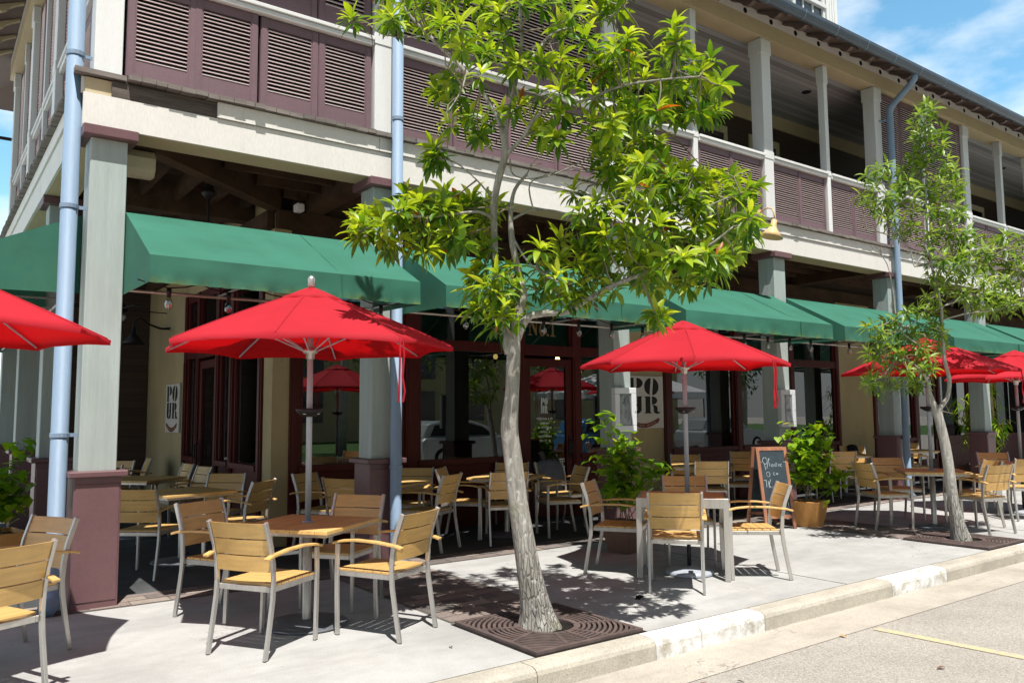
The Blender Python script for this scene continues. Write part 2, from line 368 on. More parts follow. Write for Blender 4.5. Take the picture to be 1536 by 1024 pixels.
def thing(name, label, cat, loc=(0,0,0), rz=0, group=None):
    o = bpy.data.objects.new(name, None); COL.objects.link(o); o.empty_display_size = .2
    o.location = loc; o.rotation_euler = (0,0,rz); o['label'] = label; o['category'] = cat
    if group: o['group'] = group
    return o
def tag(o, label, cat, group=None):
    o['label'] = label; o['category'] = cat
    if group: o['group'] = group
    return o
def struct(o, kind='structure'): o['kind'] = kind; return o
def copy_tree(o, parent=None, loc=None, rz=None, label=None, group=None):
    c = o.copy(); COL.objects.link(c)
    if parent is not None: c.parent = parent
    for ch in list(o.children): copy_tree(ch, c)
    if loc is not None: c.location = loc
    if rz is not None: c.rotation_euler = (0,0,rz)
    if label: c['label'] = label
    if group: c['group'] = group
    return c
T1B=[[(3.719,4.718,-0.039,0.1940),(3.688,4.723,0.121,0.1455),(3.643,4.732,0.339,0.1261),(3.580,4.741,0.677,0.1115),(3.528,4.747,0.967,0.0994),(3.487,4.745,1.258,0.0921),(3.462,4.742,1.451,0.0897),(3.467,4.712,1.692,0.0727),(3.464,4.690,1.910,0.0703),(3.460,4.674,2.079,0.0655)],
 [(3.461,4.676,2.054,0.0533),(3.515,4.592,2.230,0.0364),(3.592,4.494,2.264,0.0315),(3.690,4.334,2.268,0.0267),(3.791,4.212,2.357,0.0242),(3.886,4.071,2.438,0.0218),(3.998,3.919,2.502,0.0170),(4.143,3.741,2.584,0.0145),(4.324,3.597,2.683,0.0097),(4.425,3.446,2.807,0.0073)],
 [(3.456,4.677,2.079,0.0582),(3.490,4.655,2.274,0.0461),(3.513,4.634,2.421,0.0388),(3.484,4.658,2.619,0.0339),(3.444,4.667,2.814,0.0291),(3.444,4.681,3.016,0.0218),(3.472,4.666,3.193,0.0170),(3.568,4.644,3.320,0.0145)],
 [(3.445,4.696,1.982,0.0558),(3.397,4.709,2.176,0.0461),(3.371,4.738,2.324,0.0364),(3.363,4.758,2.523,0.0315),(3.344,4.746,2.766,0.0315),(3.320,4.718,3.056,0.0339),(3.327,4.666,3.254,0.0315),(3.343,4.612,3.408,0.0315),(3.339,4.597,3.577,0.0267),(3.346,4.546,3.762,0.0218),(3.360,4.473,3.990,0.0194),(3.347,4.397,4.206,0.0170),(3.325,4.387,4.443,0.0145),(3.350,4.337,4.728,0.0097)],
 [(3.341,4.609,3.456,0.0242),(3.296,4.618,3.674,0.0218),(3.237,4.702,3.863,0.0218),(3.119,4.771,4.035,0.0194),(3.019,4.887,4.204,0.0170),(2.903,4.981,4.362,0.0145),(2.798,5.077,4.526,0.0121),(2.701,5.127,4.725,0.0097)],
 [(2.872,5.006,4.338,0.0073),(2.759,5.126,4.348,0.0073),(2.637,5.212,4.379,0.0073),(2.562,5.259,4.454,0.0048)],
 [(3.354,4.603,3.422,0.0242),(3.417,4.482,3.534,0.0194),(3.457,4.376,3.659,0.0170),(3.557,4.235,3.710,0.0145),(3.674,4.083,3.736,0.0121),(3.790,3.867,3.787,0.0121),(3.974,3.667,3.810,0.0097),(4.155,3.471,3.810,0.0073)],
 [(3.360,4.473,3.990,0.0145),(3.478,4.434,4.130,0.0121),(3.648,4.409,4.346,0.0121),(3.837,4.324,4.417,0.0097),(3.995,4.202,4.465,0.0073),(4.091,4.121,4.563,0.0073)],
 [(3.413,4.485,3.534,0.0145),(3.641,4.490,3.658,0.0121),(3.902,4.414,3.742,0.0121),(4.179,4.272,3.742,0.0097),(4.419,4.156,3.748,0.0073)],
 [(3.335,4.731,2.961,0.0194),(3.162,4.668,2.983,0.0145),(2.995,4.671,2.950,0.0121),(2.820,4.741,2.916,0.0121),(2.646,4.808,2.905,0.0097),(2.500,4.920,2.860,0.0073),(2.409,4.992,2.815,0.0073)],
 [(3.447,4.685,2.967,0.0145),(3.590,4.596,3.045,0.0097),(3.762,4.495,3.033,0.0097),(3.872,4.397,2.968,0.0097),(4.033,4.284,2.908,0.0097),(4.197,4.105,2.880,0.0097),(4.354,3.922,2.915,0.0073),(4.505,3.737,3.021,0.0073),(4.654,3.557,3.102,0.0073)],
 [(3.440,4.677,2.865,0.0121),(3.507,4.575,2.658,0.0097),(3.579,4.472,2.551,0.0097),(3.687,4.342,2.447,0.0097),(3.734,4.253,2.367,0.0073),(3.819,4.140,2.266,0.0073)],
 [(3.590,4.596,3.045,0.0073),(3.573,4.611,3.247,0.0073),(3.709,4.503,3.310,0.0061),(3.904,4.348,3.416,0.0061)],
 [(3.792,4.455,2.969,0.0073),(3.865,4.386,3.116,0.0073),(3.908,4.343,3.214,0.0061)],
 [(3.376,4.591,3.383,0.0097),(3.459,4.664,3.306,0.0073),(3.609,4.617,3.290,0.0061),(3.838,4.502,3.368,0.0061),(4.042,4.356,3.331,0.0061)],
 [(4.179,4.272,3.742,0.0073),(4.203,4.091,3.530,0.0073),(4.296,3.920,3.326,0.0073),(4.380,3.745,3.223,0.0061)],
 [(3.119,4.771,4.035,0.0097),(3.008,4.688,3.829,0.0073),(2.912,4.714,3.669,0.0073)],
 [(3.318,4.714,3.105,0.0097),(3.133,4.665,3.211,0.0073),(2.959,4.658,3.300,0.0073),(2.838,4.683,3.318,0.0073)]]
T1C=[(3.066,4.749,4.750),(3.491,4.268,4.733),(3.034,4.027,4.244),(2.544,4.846,4.334),(2.705,5.108,4.848),(3.221,4.635,4.181),(2.482,4.487,4.381),(4.437,4.344,5.111),(4.091,4.341,4.777),(3.101,5.359,4.647),(3.240,3.999,4.291),(3.212,4.224,4.626),(2.746,4.286,4.102),(3.423,4.821,4.769),(3.600,3.998,4.143),(2.702,4.447,4.163),(3.316,4.440,4.093),(3.973,4.604,4.857),(3.859,4.584,4.540),(3.667,3.953,3.949),(3.047,4.229,4.105),(3.418,5.059,4.538),(3.015,4.834,4.547),(3.588,4.584,4.748),(3.684,3.677,4.045),(3.585,3.711,3.963),(3.269,4.813,4.631),(2.811,4.754,4.659),(2.977,4.155,4.193),(2.813,5.495,4.893),(3.621,4.523,4.184),(4.080,4.387,4.625),(3.385,3.871,4.200),(3.294,5.073,4.390),(2.486,4.470,4.535),(4.246,4.348,4.691),(3.604,4.274,4.106),(3.858,3.869,4.517),(3.870,4.155,4.753),(2.970,5.378,4.743),(2.705,4.621,4.438),(3.364,3.914,4.565),(4.518,4.143,4.313),(4.207,4.139,4.182),(4.509,3.836,4.160),(4.576,3.933,4.029),(3.954,4.053,3.969),(4.494,3.754,4.028),(3.924,3.648,3.592),(4.316,4.140,4.068),(3.938,3.846,3.660),(4.281,4.288,4.359),(4.606,3.791,3.904),(4.440,3.534,3.860),(3.678,3.895,3.893),(4.120,3.713,3.855),(4.486,3.885,3.763),(4.496,3.931,3.909),(4.055,3.578,4.080),(3.680,3.821,3.959),(4.534,3.685,4.110),(4.632,3.717,3.764),(4.399,3.678,3.695),(4.059,3.737,3.750),(3.194,5.057,3.971),(3.477,4.848,3.842),(3.091,4.959,4.057),(3.328,5.070,3.858),(3.381,4.986,3.671),(3.103,4.559,3.951),(2.875,4.626,3.567),(3.103,5.156,4.029),(3.945,4.287,3.908),(3.387,4.036,3.725),(3.436,4.124,3.420),(4.102,4.244,3.888),(3.359,4.450,3.754),(3.382,4.273,3.780),(3.276,4.356,4.002),(4.236,4.496,3.625),(3.943,3.915,3.610),(3.569,4.507,3.608),(3.455,4.284,4.021),(3.777,4.167,3.609),(4.144,4.397,4.134),(4.053,4.625,4.165),(3.874,4.030,3.604),(3.475,4.115,3.617),(3.186,5.000,3.120),(2.857,5.077,2.781),(2.755,4.822,3.036),(3.026,4.920,2.730),(2.593,5.327,2.892),(2.849,5.178,2.956),(2.784,4.752,2.666),(3.390,4.922,3.039),(3.439,5.037,2.948),(3.268,4.937,3.141),(2.790,5.416,3.050),(2.859,4.887,2.959),(3.148,5.205,2.979),(2.871,4.693,2.957),(3.010,4.659,2.745),(3.045,4.959,3.151),(2.706,5.518,3.081),(2.497,4.886,2.803),(2.795,4.800,2.810),(2.561,4.779,2.933),(3.078,4.800,2.932),(2.630,4.852,2.748),(2.934,4.672,2.807),(2.862,5.238,3.199),(3.305,4.795,2.768),(3.503,4.962,3.147),(2.662,5.089,2.751),(2.560,5.415,2.981),(3.993,4.129,3.095),(4.537,4.146,2.563),(3.703,3.672,3.027),(4.153,4.088,2.868),(3.806,4.080,2.629),(4.477,3.989,2.837),(4.161,4.463,3.653),(4.308,3.903,2.962),(4.105,4.232,3.536),(4.208,3.698,3.062),(4.019,3.846,2.543),(4.515,3.851,2.629),(4.818,3.599,3.192),(3.835,3.856,3.233),(4.452,4.224,3.118),(4.707,3.687,2.691),(4.344,3.704,3.010),(4.424,3.545,2.526),(4.290,4.425,3.357),(4.888,4.131,2.917),(4.968,4.073,3.395),(3.776,3.932,3.270),(3.831,3.654,3.028),(3.955,4.403,3.014),(4.328,3.240,2.834),(4.530,4.249,3.614),(4.346,4.238,2.539),(4.321,3.709,2.860),(4.504,3.772,2.485),(4.841,3.829,2.997),(3.685,3.926,2.745),(3.951,4.033,2.780),(4.373,4.314,3.135),(4.430,4.080,3.438),(4.137,4.230,2.736),(4.247,3.446,2.576),(3.666,3.999,2.980),(4.107,3.714,3.157),(3.857,3.604,2.774),(4.155,4.191,3.705),(4.669,3.771,3.171),(4.585,4.331,3.423),(4.330,4.032,2.821),(4.471,4.384,3.623),(4.126,3.975,3.541),(4.488,3.816,3.224),(3.962,3.911,2.673),(4.703,3.592,3.093),(5.186,3.966,2.891),(4.113,4.116,2.611),(3.970,3.501,2.552),(4.197,3.805,3.046),(3.722,3.935,2.927),(4.761,3.811,2.884),(3.914,4.206,3.415),(4.419,3.887,2.479),(4.632,4.368,2.817),(4.871,3.911,3.132),(3.807,3.676,3.205),(3.663,3.741,2.804),(4.757,3.923,2.942),(3.974,4.361,2.797),(4.258,4.133,3.716),(4.272,4.034,2.466),(3.918,3.589,2.552),(3.837,4.237,2.866),(4.987,3.908,3.370),(4.018,4.280,3.304),(4.124,3.445,2.598),(3.660,3.814,3.441),(5.134,3.946,2.986),(4.428,3.892,3.308),(3.244,4.853,2.324),(3.228,4.509,2.238),(3.328,5.034,2.474),(3.363,4.587,2.479),(3.535,4.727,2.375),(3.458,4.671,2.616),(3.173,4.472,2.520),(3.241,4.749,2.615),(3.191,4.504,2.373),(3.130,4.553,2.431),(3.326,4.770,2.198),(3.259,4.887,2.551),(3.293,4.740,2.328),(3.778,4.527,2.685),(3.903,4.098,2.428),(3.756,4.277,2.446),(3.900,4.664,2.455),(3.485,4.202,2.486),(3.909,4.458,2.773),(3.730,4.645,2.628),(3.917,4.199,2.552),(3.852,4.223,2.736),(3.719,4.300,2.347),(3.716,4.232,2.597),(3.687,4.579,2.490),(4.073,4.510,2.430),(3.399,4.276,2.685),(3.856,4.602,2.854),(4.131,4.461,2.716),(3.921,4.366,2.562),(2.797,4.705,3.392),(2.819,4.695,3.332),(4.140,3.906,2.239),(4.161,3.895,2.202),(2.408,4.990,2.838),(2.374,5.022,2.784),(2.464,5.327,4.490),(2.680,5.168,4.487),(2.722,5.141,4.452),(4.068,3.618,4.197),(4.518,3.380,2.784),(4.304,3.933,3.157),(3.821,4.409,3.190)]
T2B=[[(10.091,4.683,-0.048,0.1670),(10.050,4.690,0.159,0.1272),(9.984,4.704,0.476,0.1073),(9.920,4.707,0.872,0.0994),(9.861,4.715,1.189,0.0914),(9.805,4.730,1.428,0.0875),(9.766,4.743,1.570,0.0795)],
 [(9.774,4.741,1.539,0.0596),(9.716,4.767,1.682,0.0477),(9.692,4.774,1.785,0.0318),(9.545,4.740,1.939,0.0199),(9.324,4.761,2.092,0.0159),(9.066,4.818,2.164,0.0119)],
 [(9.773,4.740,1.547,0.0557),(9.863,4.659,1.680,0.0398),(9.879,4.623,1.902,0.0358),(9.823,4.638,2.140,0.0318),(9.789,4.628,2.457,0.0278),(9.761,4.613,2.774,0.0239),(9.705,4.628,3.012,0.0239),(9.649,4.643,3.250,0.0239),(9.646,4.671,3.577,0.0199),(9.608,4.655,3.976,0.0199),(9.586,4.618,4.453,0.0159),(9.561,4.593,4.852,0.0159),(9.544,4.565,5.210,0.0119)],
 [(9.649,4.643,3.250,0.0159),(9.448,4.655,3.351,0.0159),(9.383,4.716,3.234,0.0119),(9.330,4.733,3.430,0.0119),(9.132,4.743,3.527,0.0119),(8.972,4.853,3.606,0.0099),(8.813,4.965,3.647,0.0080)],
 [(9.705,4.628,3.012,0.0159),(9.492,4.697,2.684,0.0159),(9.242,4.774,2.519,0.0119),(9.143,4.837,2.613,0.0119),(9.098,4.837,2.908,0.0119),(9.034,4.850,3.218,0.0080),(8.951,4.894,3.374,0.0080)],
 [(9.144,4.838,2.597,0.0119),(9.165,4.778,2.437,0.0119),(9.245,4.670,2.316,0.0099)],
 [(9.761,4.613,2.774,0.0159),(10.040,4.522,2.865,0.0159),(10.284,4.396,2.950,0.0119),(10.527,4.265,3.077,0.0119),(10.769,4.126,3.286,0.0119),(11.014,3.989,3.456,0.0119)],
 [(9.768,4.625,2.615,0.0159),(9.904,4.394,2.680,0.0139),(10.048,4.160,2.705,0.0119),(10.185,3.927,2.767,0.0119)],
 [(9.649,4.643,3.250,0.0159),(9.951,4.530,3.386,0.0119),(10.247,4.426,3.484,0.0119),(10.506,4.231,3.522,0.0099)],
 [(9.646,4.671,3.577,0.0119),(9.542,4.782,3.829,0.0119),(9.385,4.932,4.084,0.0099),(9.263,5.065,4.261,0.0080)],
 [(9.622,4.662,3.816,0.0119),(9.689,4.526,4.041,0.0119),(9.739,4.350,4.170,0.0099)]]
T2C=[(9.580,4.661,4.639),(9.646,4.802,4.628),(9.804,4.620,4.921),(9.480,4.624,4.833),(9.345,4.400,5.054),(9.202,4.480,4.967),(9.486,4.698,4.776),(9.468,4.360,4.626),(9.480,4.512,4.926),(9.580,4.736,4.993),(9.740,4.460,4.876),(9.443,4.517,4.682),(9.545,4.657,4.531),(9.514,4.457,4.577),(9.695,4.461,4.220),(8.997,4.487,3.940),(9.917,4.453,4.266),(8.864,4.913,4.178),(9.211,4.432,3.830),(8.969,4.520,4.153),(9.502,4.279,3.884),(9.892,4.639,3.985),(9.468,4.731,3.943),(9.132,4.758,4.111),(10.096,4.745,4.142),(9.217,4.438,3.567),(9.562,4.923,4.115),(9.834,4.359,3.863),(9.496,5.146,3.977),(9.849,4.387,4.111),(8.733,4.897,4.261),(9.673,4.811,4.560),(9.550,4.476,3.688),(9.601,4.655,4.214),(9.553,4.374,4.350),(9.605,4.368,3.749),(9.532,5.139,4.473),(10.197,4.647,4.246),(9.315,5.178,4.156),(9.413,4.904,3.695),(9.666,4.788,4.406),(10.057,4.714,4.418),(9.215,4.735,3.774),(9.592,4.909,4.481),(9.184,4.879,4.474),(9.352,5.063,4.062),(9.218,4.642,3.682),(8.925,4.675,3.796),(9.185,4.921,3.800),(9.353,4.962,4.021),(9.976,4.725,4.253),(9.134,5.037,3.959),(9.549,4.273,4.317),(9.970,4.716,3.906),(8.896,4.746,4.031),(8.944,4.877,4.400),(9.650,4.630,4.070),(9.616,4.951,4.326),(9.792,4.464,4.538),(9.473,4.625,4.411),(8.779,4.991,4.064),(9.099,4.523,4.089),(10.898,4.355,3.081),(10.696,4.457,3.378),(10.813,3.983,2.994),(11.090,3.955,3.089),(10.225,4.151,2.751),(9.313,4.344,3.289),(9.580,4.246,2.863),(10.437,4.531,3.054),(10.526,4.318,3.130),(9.630,4.552,2.989),(9.847,4.708,3.107),(10.228,4.759,3.616),(9.728,4.393,3.631),(9.872,4.681,3.647),(9.613,4.041,3.361),(10.144,4.582,2.905),(10.020,4.481,3.047),(10.739,4.178,3.512),(10.361,4.390,2.773),(10.045,4.168,2.974),(10.474,4.563,3.550),(10.647,3.747,2.882),(10.360,3.702,3.139),(9.769,4.432,3.533),(9.488,4.142,3.220),(10.983,4.239,3.118),(9.929,4.534,3.414),(10.408,4.369,3.228),(10.128,4.662,3.704),(10.964,4.263,3.326),(9.715,4.010,3.332),(10.722,4.425,2.756),(9.589,4.316,3.246),(10.004,3.947,2.775),(10.907,4.170,3.671),(9.741,4.129,2.845),(10.217,4.764,3.176),(9.746,4.294,3.084),(10.200,4.461,2.845),(10.200,3.652,3.388),(10.004,4.014,2.840),(10.010,4.107,2.859),(10.581,3.985,3.518),(10.447,4.144,3.647),(10.327,4.769,3.051),(10.783,4.279,3.291),(10.791,4.045,3.101),(10.461,4.075,2.963),(10.246,4.078,3.082),(9.698,4.126,3.207),(9.855,4.775,3.343),(9.230,4.469,3.362),(10.192,4.785,3.323),(10.869,3.768,3.269),(11.002,4.004,3.371),(11.265,4.093,2.844),(10.723,3.734,3.150),(10.207,3.889,3.161),(10.439,3.719,3.316),(10.310,3.832,3.276),(10.591,3.937,3.197),(10.360,3.803,3.070),(10.812,4.290,3.562),(10.733,4.382,3.655),(9.924,4.272,3.130),(10.339,4.700,3.227),(9.688,4.308,3.349),(10.797,4.308,3.411),(10.838,4.266,2.771),(9.930,4.148,2.788),(9.910,4.389,3.518),(11.265,3.993,2.829),(10.399,4.497,2.767),(9.627,4.687,3.149),(10.861,4.107,3.446),(10.322,3.879,2.836),(11.388,3.977,3.152),(10.899,4.015,3.642),(10.099,3.901,3.295),(10.099,4.248,3.076),(10.724,4.104,2.829),(9.826,4.304,3.636),(9.691,4.640,3.529),(10.554,4.525,3.706),(9.126,4.910,2.069),(9.596,5.257,2.142),(9.373,4.591,2.858),(9.587,5.205,1.949),(9.211,4.878,2.500),(9.275,4.630,2.021),(9.269,4.764,1.935),(9.842,4.793,2.319),(8.678,4.943,2.499),(9.344,4.924,1.817),(9.272,5.263,1.997),(9.121,4.723,2.016),(9.362,4.964,2.230),(8.939,4.807,2.271),(9.490,5.279,2.400),(9.769,4.746,2.602),(9.610,4.807,1.890),(8.863,4.859,2.451),(9.702,4.804,2.420),(9.255,4.813,2.186),(9.562,4.780,2.523),(9.624,5.156,2.461),(9.382,5.135,1.853),(8.965,4.973,2.227),(9.987,4.807,2.529),(9.344,4.556,2.017),(9.430,4.682,2.259),(9.453,4.804,2.300),(9.422,4.906,2.385),(9.702,4.579,2.463),(9.952,4.791,2.856),(9.497,4.780,2.167),(9.906,4.720,2.737),(10.002,4.744,2.313),(9.079,4.678,2.682),(9.184,4.597,2.707),(9.407,5.107,2.604),(9.038,5.114,1.883),(9.377,4.775,2.448),(9.555,4.696,2.716),(9.627,4.898,1.844),(9.144,5.147,2.164),(8.968,5.106,2.225),(9.399,4.606,2.162),(9.049,5.024,1.779),(9.119,4.864,2.599),(9.545,4.567,5.186),(9.064,4.815,2.202),(8.801,5.047,1.860)]
CLOUD = (1.9,2.9,0.8)

# ------------------------------------------------------------------ ground
def sheet(name, x0, x1, y0, y1, z, mat):
    return struct(MB().quad((x0,y0,z),(x1,y0,z),(x1,y1,z),(x0,y1,z)).obj(name, mat))
sheet('road', -150, 220, -120, 150, -.14, 'asphalt')
struct(MB().box(-30, 60, 4.15, 60, -.3, 0).obj('sidewalk', 'walk'))
sheet('gutter_strip', -30, 60, 3.54, 3.985, -.136, 'gut')
# kerb with a rounded nose, cast in lengths, some lengths painted white
kb = MB(); pv = []
prof = [(3.975,-.2),(3.975,-.04),(3.985,-.016),(4.005,-.003),(4.03,.003),(4.148,.003),(4.148,-.2)]
cuts = [-30,-20,-12,-6,-3,0,1.6,3.1,4.13,4.60,5.33,7.20,8.22,10.25,11.3,13,14.5,16,18,20,22,25,30,40,60]
white = {(4.13,4.60),(4.60,5.33),(7.20,8.22),(10.25,11.3),(14.5,16)}
for a, b in zip(cuts, cuts[1:]):
    p = 1. if (a,b) in white else 0.
    k = 5 if b-a < 3 else 1
    kb.prism(prof, lambda q: (a+.003, q[0], q[1]), lambda q: (b-.003, q[0], q[1])); pv += [p]*(len(prof)+2)
struct(kb.obj('kerb', 'kerb', att={'painted': pv}))
jm = MB()
for x in (-2.6, 6.78, 11.5, 14.5, 17.8, 21): jm.box(x-.006, x+.006, 4.16, 7.4, -.01, .0025)
jm.box(-30, 60, 4.148, 4.162, -.01, .002)
struct(jm.obj('sidewalk_joints', 'joint'))
for x in (6.02, 8.9, 11.8): 
    struct(MB().quad((x,3.5,-.1355),(x+.095,3.5,-.1355),(x+.505,-1.2,-.1355),(x+.41,-1.2,-.1355)).obj('road_marking', 'yellow'))
# brick paving: a strip behind each street tree and a band under the arcade edge
bk = MB(); tint = []
def bricks(x0, x1, y0, y1, bw, bh, dz):
    y = y0; r = 0
    while y < y1 - .02:
        x = x0 - (bw/2 if r % 2 else 0)
        while x < x1 - .02:
            a, b = max(x, x0)+.005, min(x+bw, x1)-.005
            if b - a > .02:
                h = dz + random.uniform(-.0015, .0015)
                bk.add([(a,y+.005,h),(b,y+.005,h),(b,min(y+bh,y1)-.005,h),(a,min(y+bh,y1)-.005,h)], [(0,1,2,3)]); tint.append(random.random())
            x += bw
        y += bh; r += 1
bricks(3.26, 4.2, 5.22, 7.3, .31, .155, .0065)
bricks(9.62, 10.56, 5.2, 7.3, .31, .155, .0065)
bricks(-1, 29, 7.3, 7.72, .31, .155, .0068)
sheet('paving_bed', -1, 29, 7.29, 7.73, .0035, 'joint'); sheet('paving_bed', 3.25, 4.21, 5.2, 7.289, .0035, 'joint'); sheet('paving_bed', 9.61, 10.57, 5.2, 7.289, .0035, 'joint')
struct(bk.obj('brick_paving', 'brick', att={'tint': tint}))
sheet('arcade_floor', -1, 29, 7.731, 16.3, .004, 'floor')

# ------------------------------------------------------------------ building
B = thing('gallery_building', 'two storey cream and mauve gallery building with louvred shutters over a dark arcade', 'building', (1.05,7.4,0))
BL = tuple(B.location)
def bp(name, mb, mats, parent=None, **k):
    return mb.obj(name, mats, parent or B, shift=BL, **k)
CX = [1.06, 3.68, 7.05, 10.44, 13.74, 17.2, 20.6, 24.0, 27.4]
PXs = [1.06, 3.69, 6.99, 10.32, 13.58, 16.95, 20.35, 23.7, 27.1]
SY = [10.1, 12.8, 15.6]
def column(x, y):
    c = bp('column', MB().box(x, x+.285, y, y+.285, 1.1, 3.9), 'column', bevel=.006)
    p = MB().box(x-.03, x+.32, y-.035, y+.32, -.02, 1.055)
    p.box(x-.018, x+.308, y-.041, y-.034, .06, 1.0)
    bp('plinth', p, 'plinth', c, bevel=.004)
    bp('plinth_cap', MB().box(x-.075, x+.365, y-.08, y+.365, 1.055, 1.105), 'plinth', c, bevel=.008)
    bp('capital', MB().box(x-.07, x+.355, y-.085, y+.355, 3.9, 3.985), 'plinth', c, bevel=.006)
for x in CX: column(x, 7.4)
for y in SY: column(1.06, y)
# bressummer, fascia boards and deck edge, front and side
X1, Y1 = 28.4, 16.0
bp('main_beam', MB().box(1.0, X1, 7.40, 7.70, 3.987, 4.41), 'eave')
bp('fascia', MB().box(.985, X1, 7.372, 7.397, 3.99, 4.268), 'cream')
fb = MB()
for a, b in ((2.08,3.72),(3.725,7.1),(7.105,10.4),(10.405,14.1),(14.105,17.6),(17.605,21),(21.005,X1)): fb.box(a, b, 7.352, 7.396, 4.274, 4.418)
bp('fascia_board', fb, 'cream')
bp('bare_joist', MB().box(1.2, 2.078, 7.378, 7.397, 4.275, 4.412), 'oldwood')
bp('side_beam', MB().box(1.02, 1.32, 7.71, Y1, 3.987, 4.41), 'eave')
bp('side_fascia', MB().box(.992, 1.017, 7.41, Y1, 3.99, 4.268).box(.972, 1.016, 7.43, Y1, 4.274, 4.418), 'cream')
dk = MB(); x = 1.32
while x < X1:
    w = random.uniform(.09, .14); dz = random.uniform(-.006, .006); dy = random.uniform(-.007, .005) - (.02 if random.random() < .12 else 0)
    dk.box(x, x+w-.004, 7.30+dy, 7.9, 4.425+dz, 4.468+dz); x += w
y = 7.35
while y < Y1:
    w = random.uniform(.09, .14); dz = random.uniform(-.006, .006); dx = random.uniform(-.007, .005)
    dk.box(.915+dx, 1.31, y, y+w-.004, 4.425+dz, 4.468+dz); y += w
bp('deck_edge', dk, 'deck')
bp('gallery_floor', MB().box(1.33, X1, 7.91, 9.4, 4.42, 4.46).box(1.33, 3.36, 9.401, Y1, 4.42, 4.46), 'deck')
# arcade ceiling
bp('arcade_ceiling', MB().box(1.33, X1, 7.71, 9.395, 4.38, 4.412).box(1.33, 3.36, 9.4, Y1, 4.38, 4.412), 'ceilb')
for x in CX[1:]: bp('ceiling_beam', MB().box(x+.04, x+.24, 7.705, 9.39, 4.02, 4.375), 'ceilw')
for y in SY: bp('ceiling_beam', MB().box(1.33, 3.36, y+.04, y+.24, 4.02, 4.375), 'ceilw')
bp('ceiling_beam', MB().bar((1.30,7.66,4.19),(3.36,9.38,4.19), .16, .36), 'ceilw')
for y in (8.08, 8.48, 8.88, 9.26):
    j = MB()
    for a, b in zip(CX[1:], CX[2:]): j.box(a+.245, b+.035, y-.03, y+.03, 4.16, 4.376)
    j.box(1.7+(y-8)*1.2+.2, 3.715, y-.03, y+.03, 4.16, 4.376)
    bp('ceiling_joist', j, 'ceilw')
for x in (1.62, 2.0, 2.4, 2.8, 3.2):
    j = MB().box(x-.03, x+.03, 7.9+(x-1.5)*.85+.25, SY[0]+.035, 4.16, 4.376)
    for a, b in zip(SY, SY[1:]): j.box(x-.03, x+.03, a+.245, b+.035, 4.16, 4.376)
    bp('ceiling_joist', j, 'ceilw')
bp('wall_plate', MB().box(3.372, X1, 9.29, 9.385, 3.80, 4.015).box(3.27, 3.362, 9.4, Y1, 3.80, 4.015), 'ceilw')

# ---- shop walls: pilasters, red joinery, windows and doors along one wall line
def wallrun(m, segs, door_handle_side=1):
    def bx(mb, u0, u1, d0, d1, z0, z1, mi=0):
        c = [m(u,d,z) for u in (u0,u1) for d in (d0,d1) for z in (z0,z1)]
        xs = [p[0] for p in c]; ys = [p[1] for p in c]
        return mb.box(min(xs),max(xs),min(ys),max(ys),z0,z1,mi)
    for u0, u1, k in segs:
        if k == 'S': bp('stucco_pier', bx(MB(), u0, u1, 0, .3, 0, 4.0), 'sand')
        elif k == 'R': bp('mullion', bx(bx(MB(), u0, u1, -.03, .09, 0, 3.42), u0+.03, u1-.03, -.042, -.031, .1, 2.38), 'redwood', bevel=.004)
        elif k in 'WN':
            f = MB()
            bx(f, u0, u1, .0, .06, 0, .86); bx(f, u0, u1, -.05, .08, .86, .935)
            bx(f, u0+.07, u1-.07, -.012, -.002, .16, .76)
            bx(f, u0, u1, -.02, .08, 2.42, 2.56); bx(f, u0, u1, -.01, .08, 3.30, 3.42)
            for a, b in ((u0, u0+.055), (u1-.055, u1)): bx(f, a, b, .0, .07, .936, 2.419); bx(f, a, b, .0, .07, 2.561, 3.299)
            w = bp('window', f, 'redwood', bevel=.003)
            bp('pane', bx(MB(), u0+.05, u1-.05, .03, .04, .93, 2.425), 'glass', w)
            bp('transom_pane', bx(MB(), u0+.05, u1-.05, .03, .04, 2.55, 3.31), 'glass', w)
        elif k == 'D':
            f = MB(); s = .12
            bx(f, u0, u0+s, 0, .06, .02, 2.36); bx(f, u1-s, u1, 0, .06, .02, 2.36)
            bx(f, u0+s, u1-s, 0, .06, .02, .42); bx(f, u0+s, u1-s, 0, .06, 2.24, 2.36)
            bx(f, u0+s+.05, u1-s-.05, -.012, -.001, .1, .34)
            d = bp('door', f, 'redwood', bevel=.004)
            bp('pane', bx(MB(), u0+s-.005, u1-s+.005, .025, .035, .415, 2.245), 'glass', d)
            h = MB(); c = u1-.06
            bx(h, c-.025, c+.025, -.012, -.001, .86, 1.2)
            p0, p1, p2, p3 = (m(c,-.012,.92), m(c,-.07,.94), m(c,-.07,1.12), m(c,-.012,1.14))
            h.tube([p0,p1,p2,p3], .011, 6); bp('handle', h, 'black', d)
            t = MB(); bx(t, u0, u1, -.03, .08, 2.40, 2.56); bx(t, u0, u1, -.01, .08, 3.30, 3.42); bx(t, u0, u0+.04, .0, .07, 2.561, 3.299); bx(t, u1-.04, u1, .0, .07, 2.561, 3.299)
            w = bp('transom_window', t, 'redwood'); bp('transom_pane', bx(MB(), u0-.01, u1+.01, .03, .04, 2.55, 3.31), 'glass', w)
front = lambda u,d,z: (u, 9.4+d, z)
side = lambda u,d,z: (3.37+d, u, z)
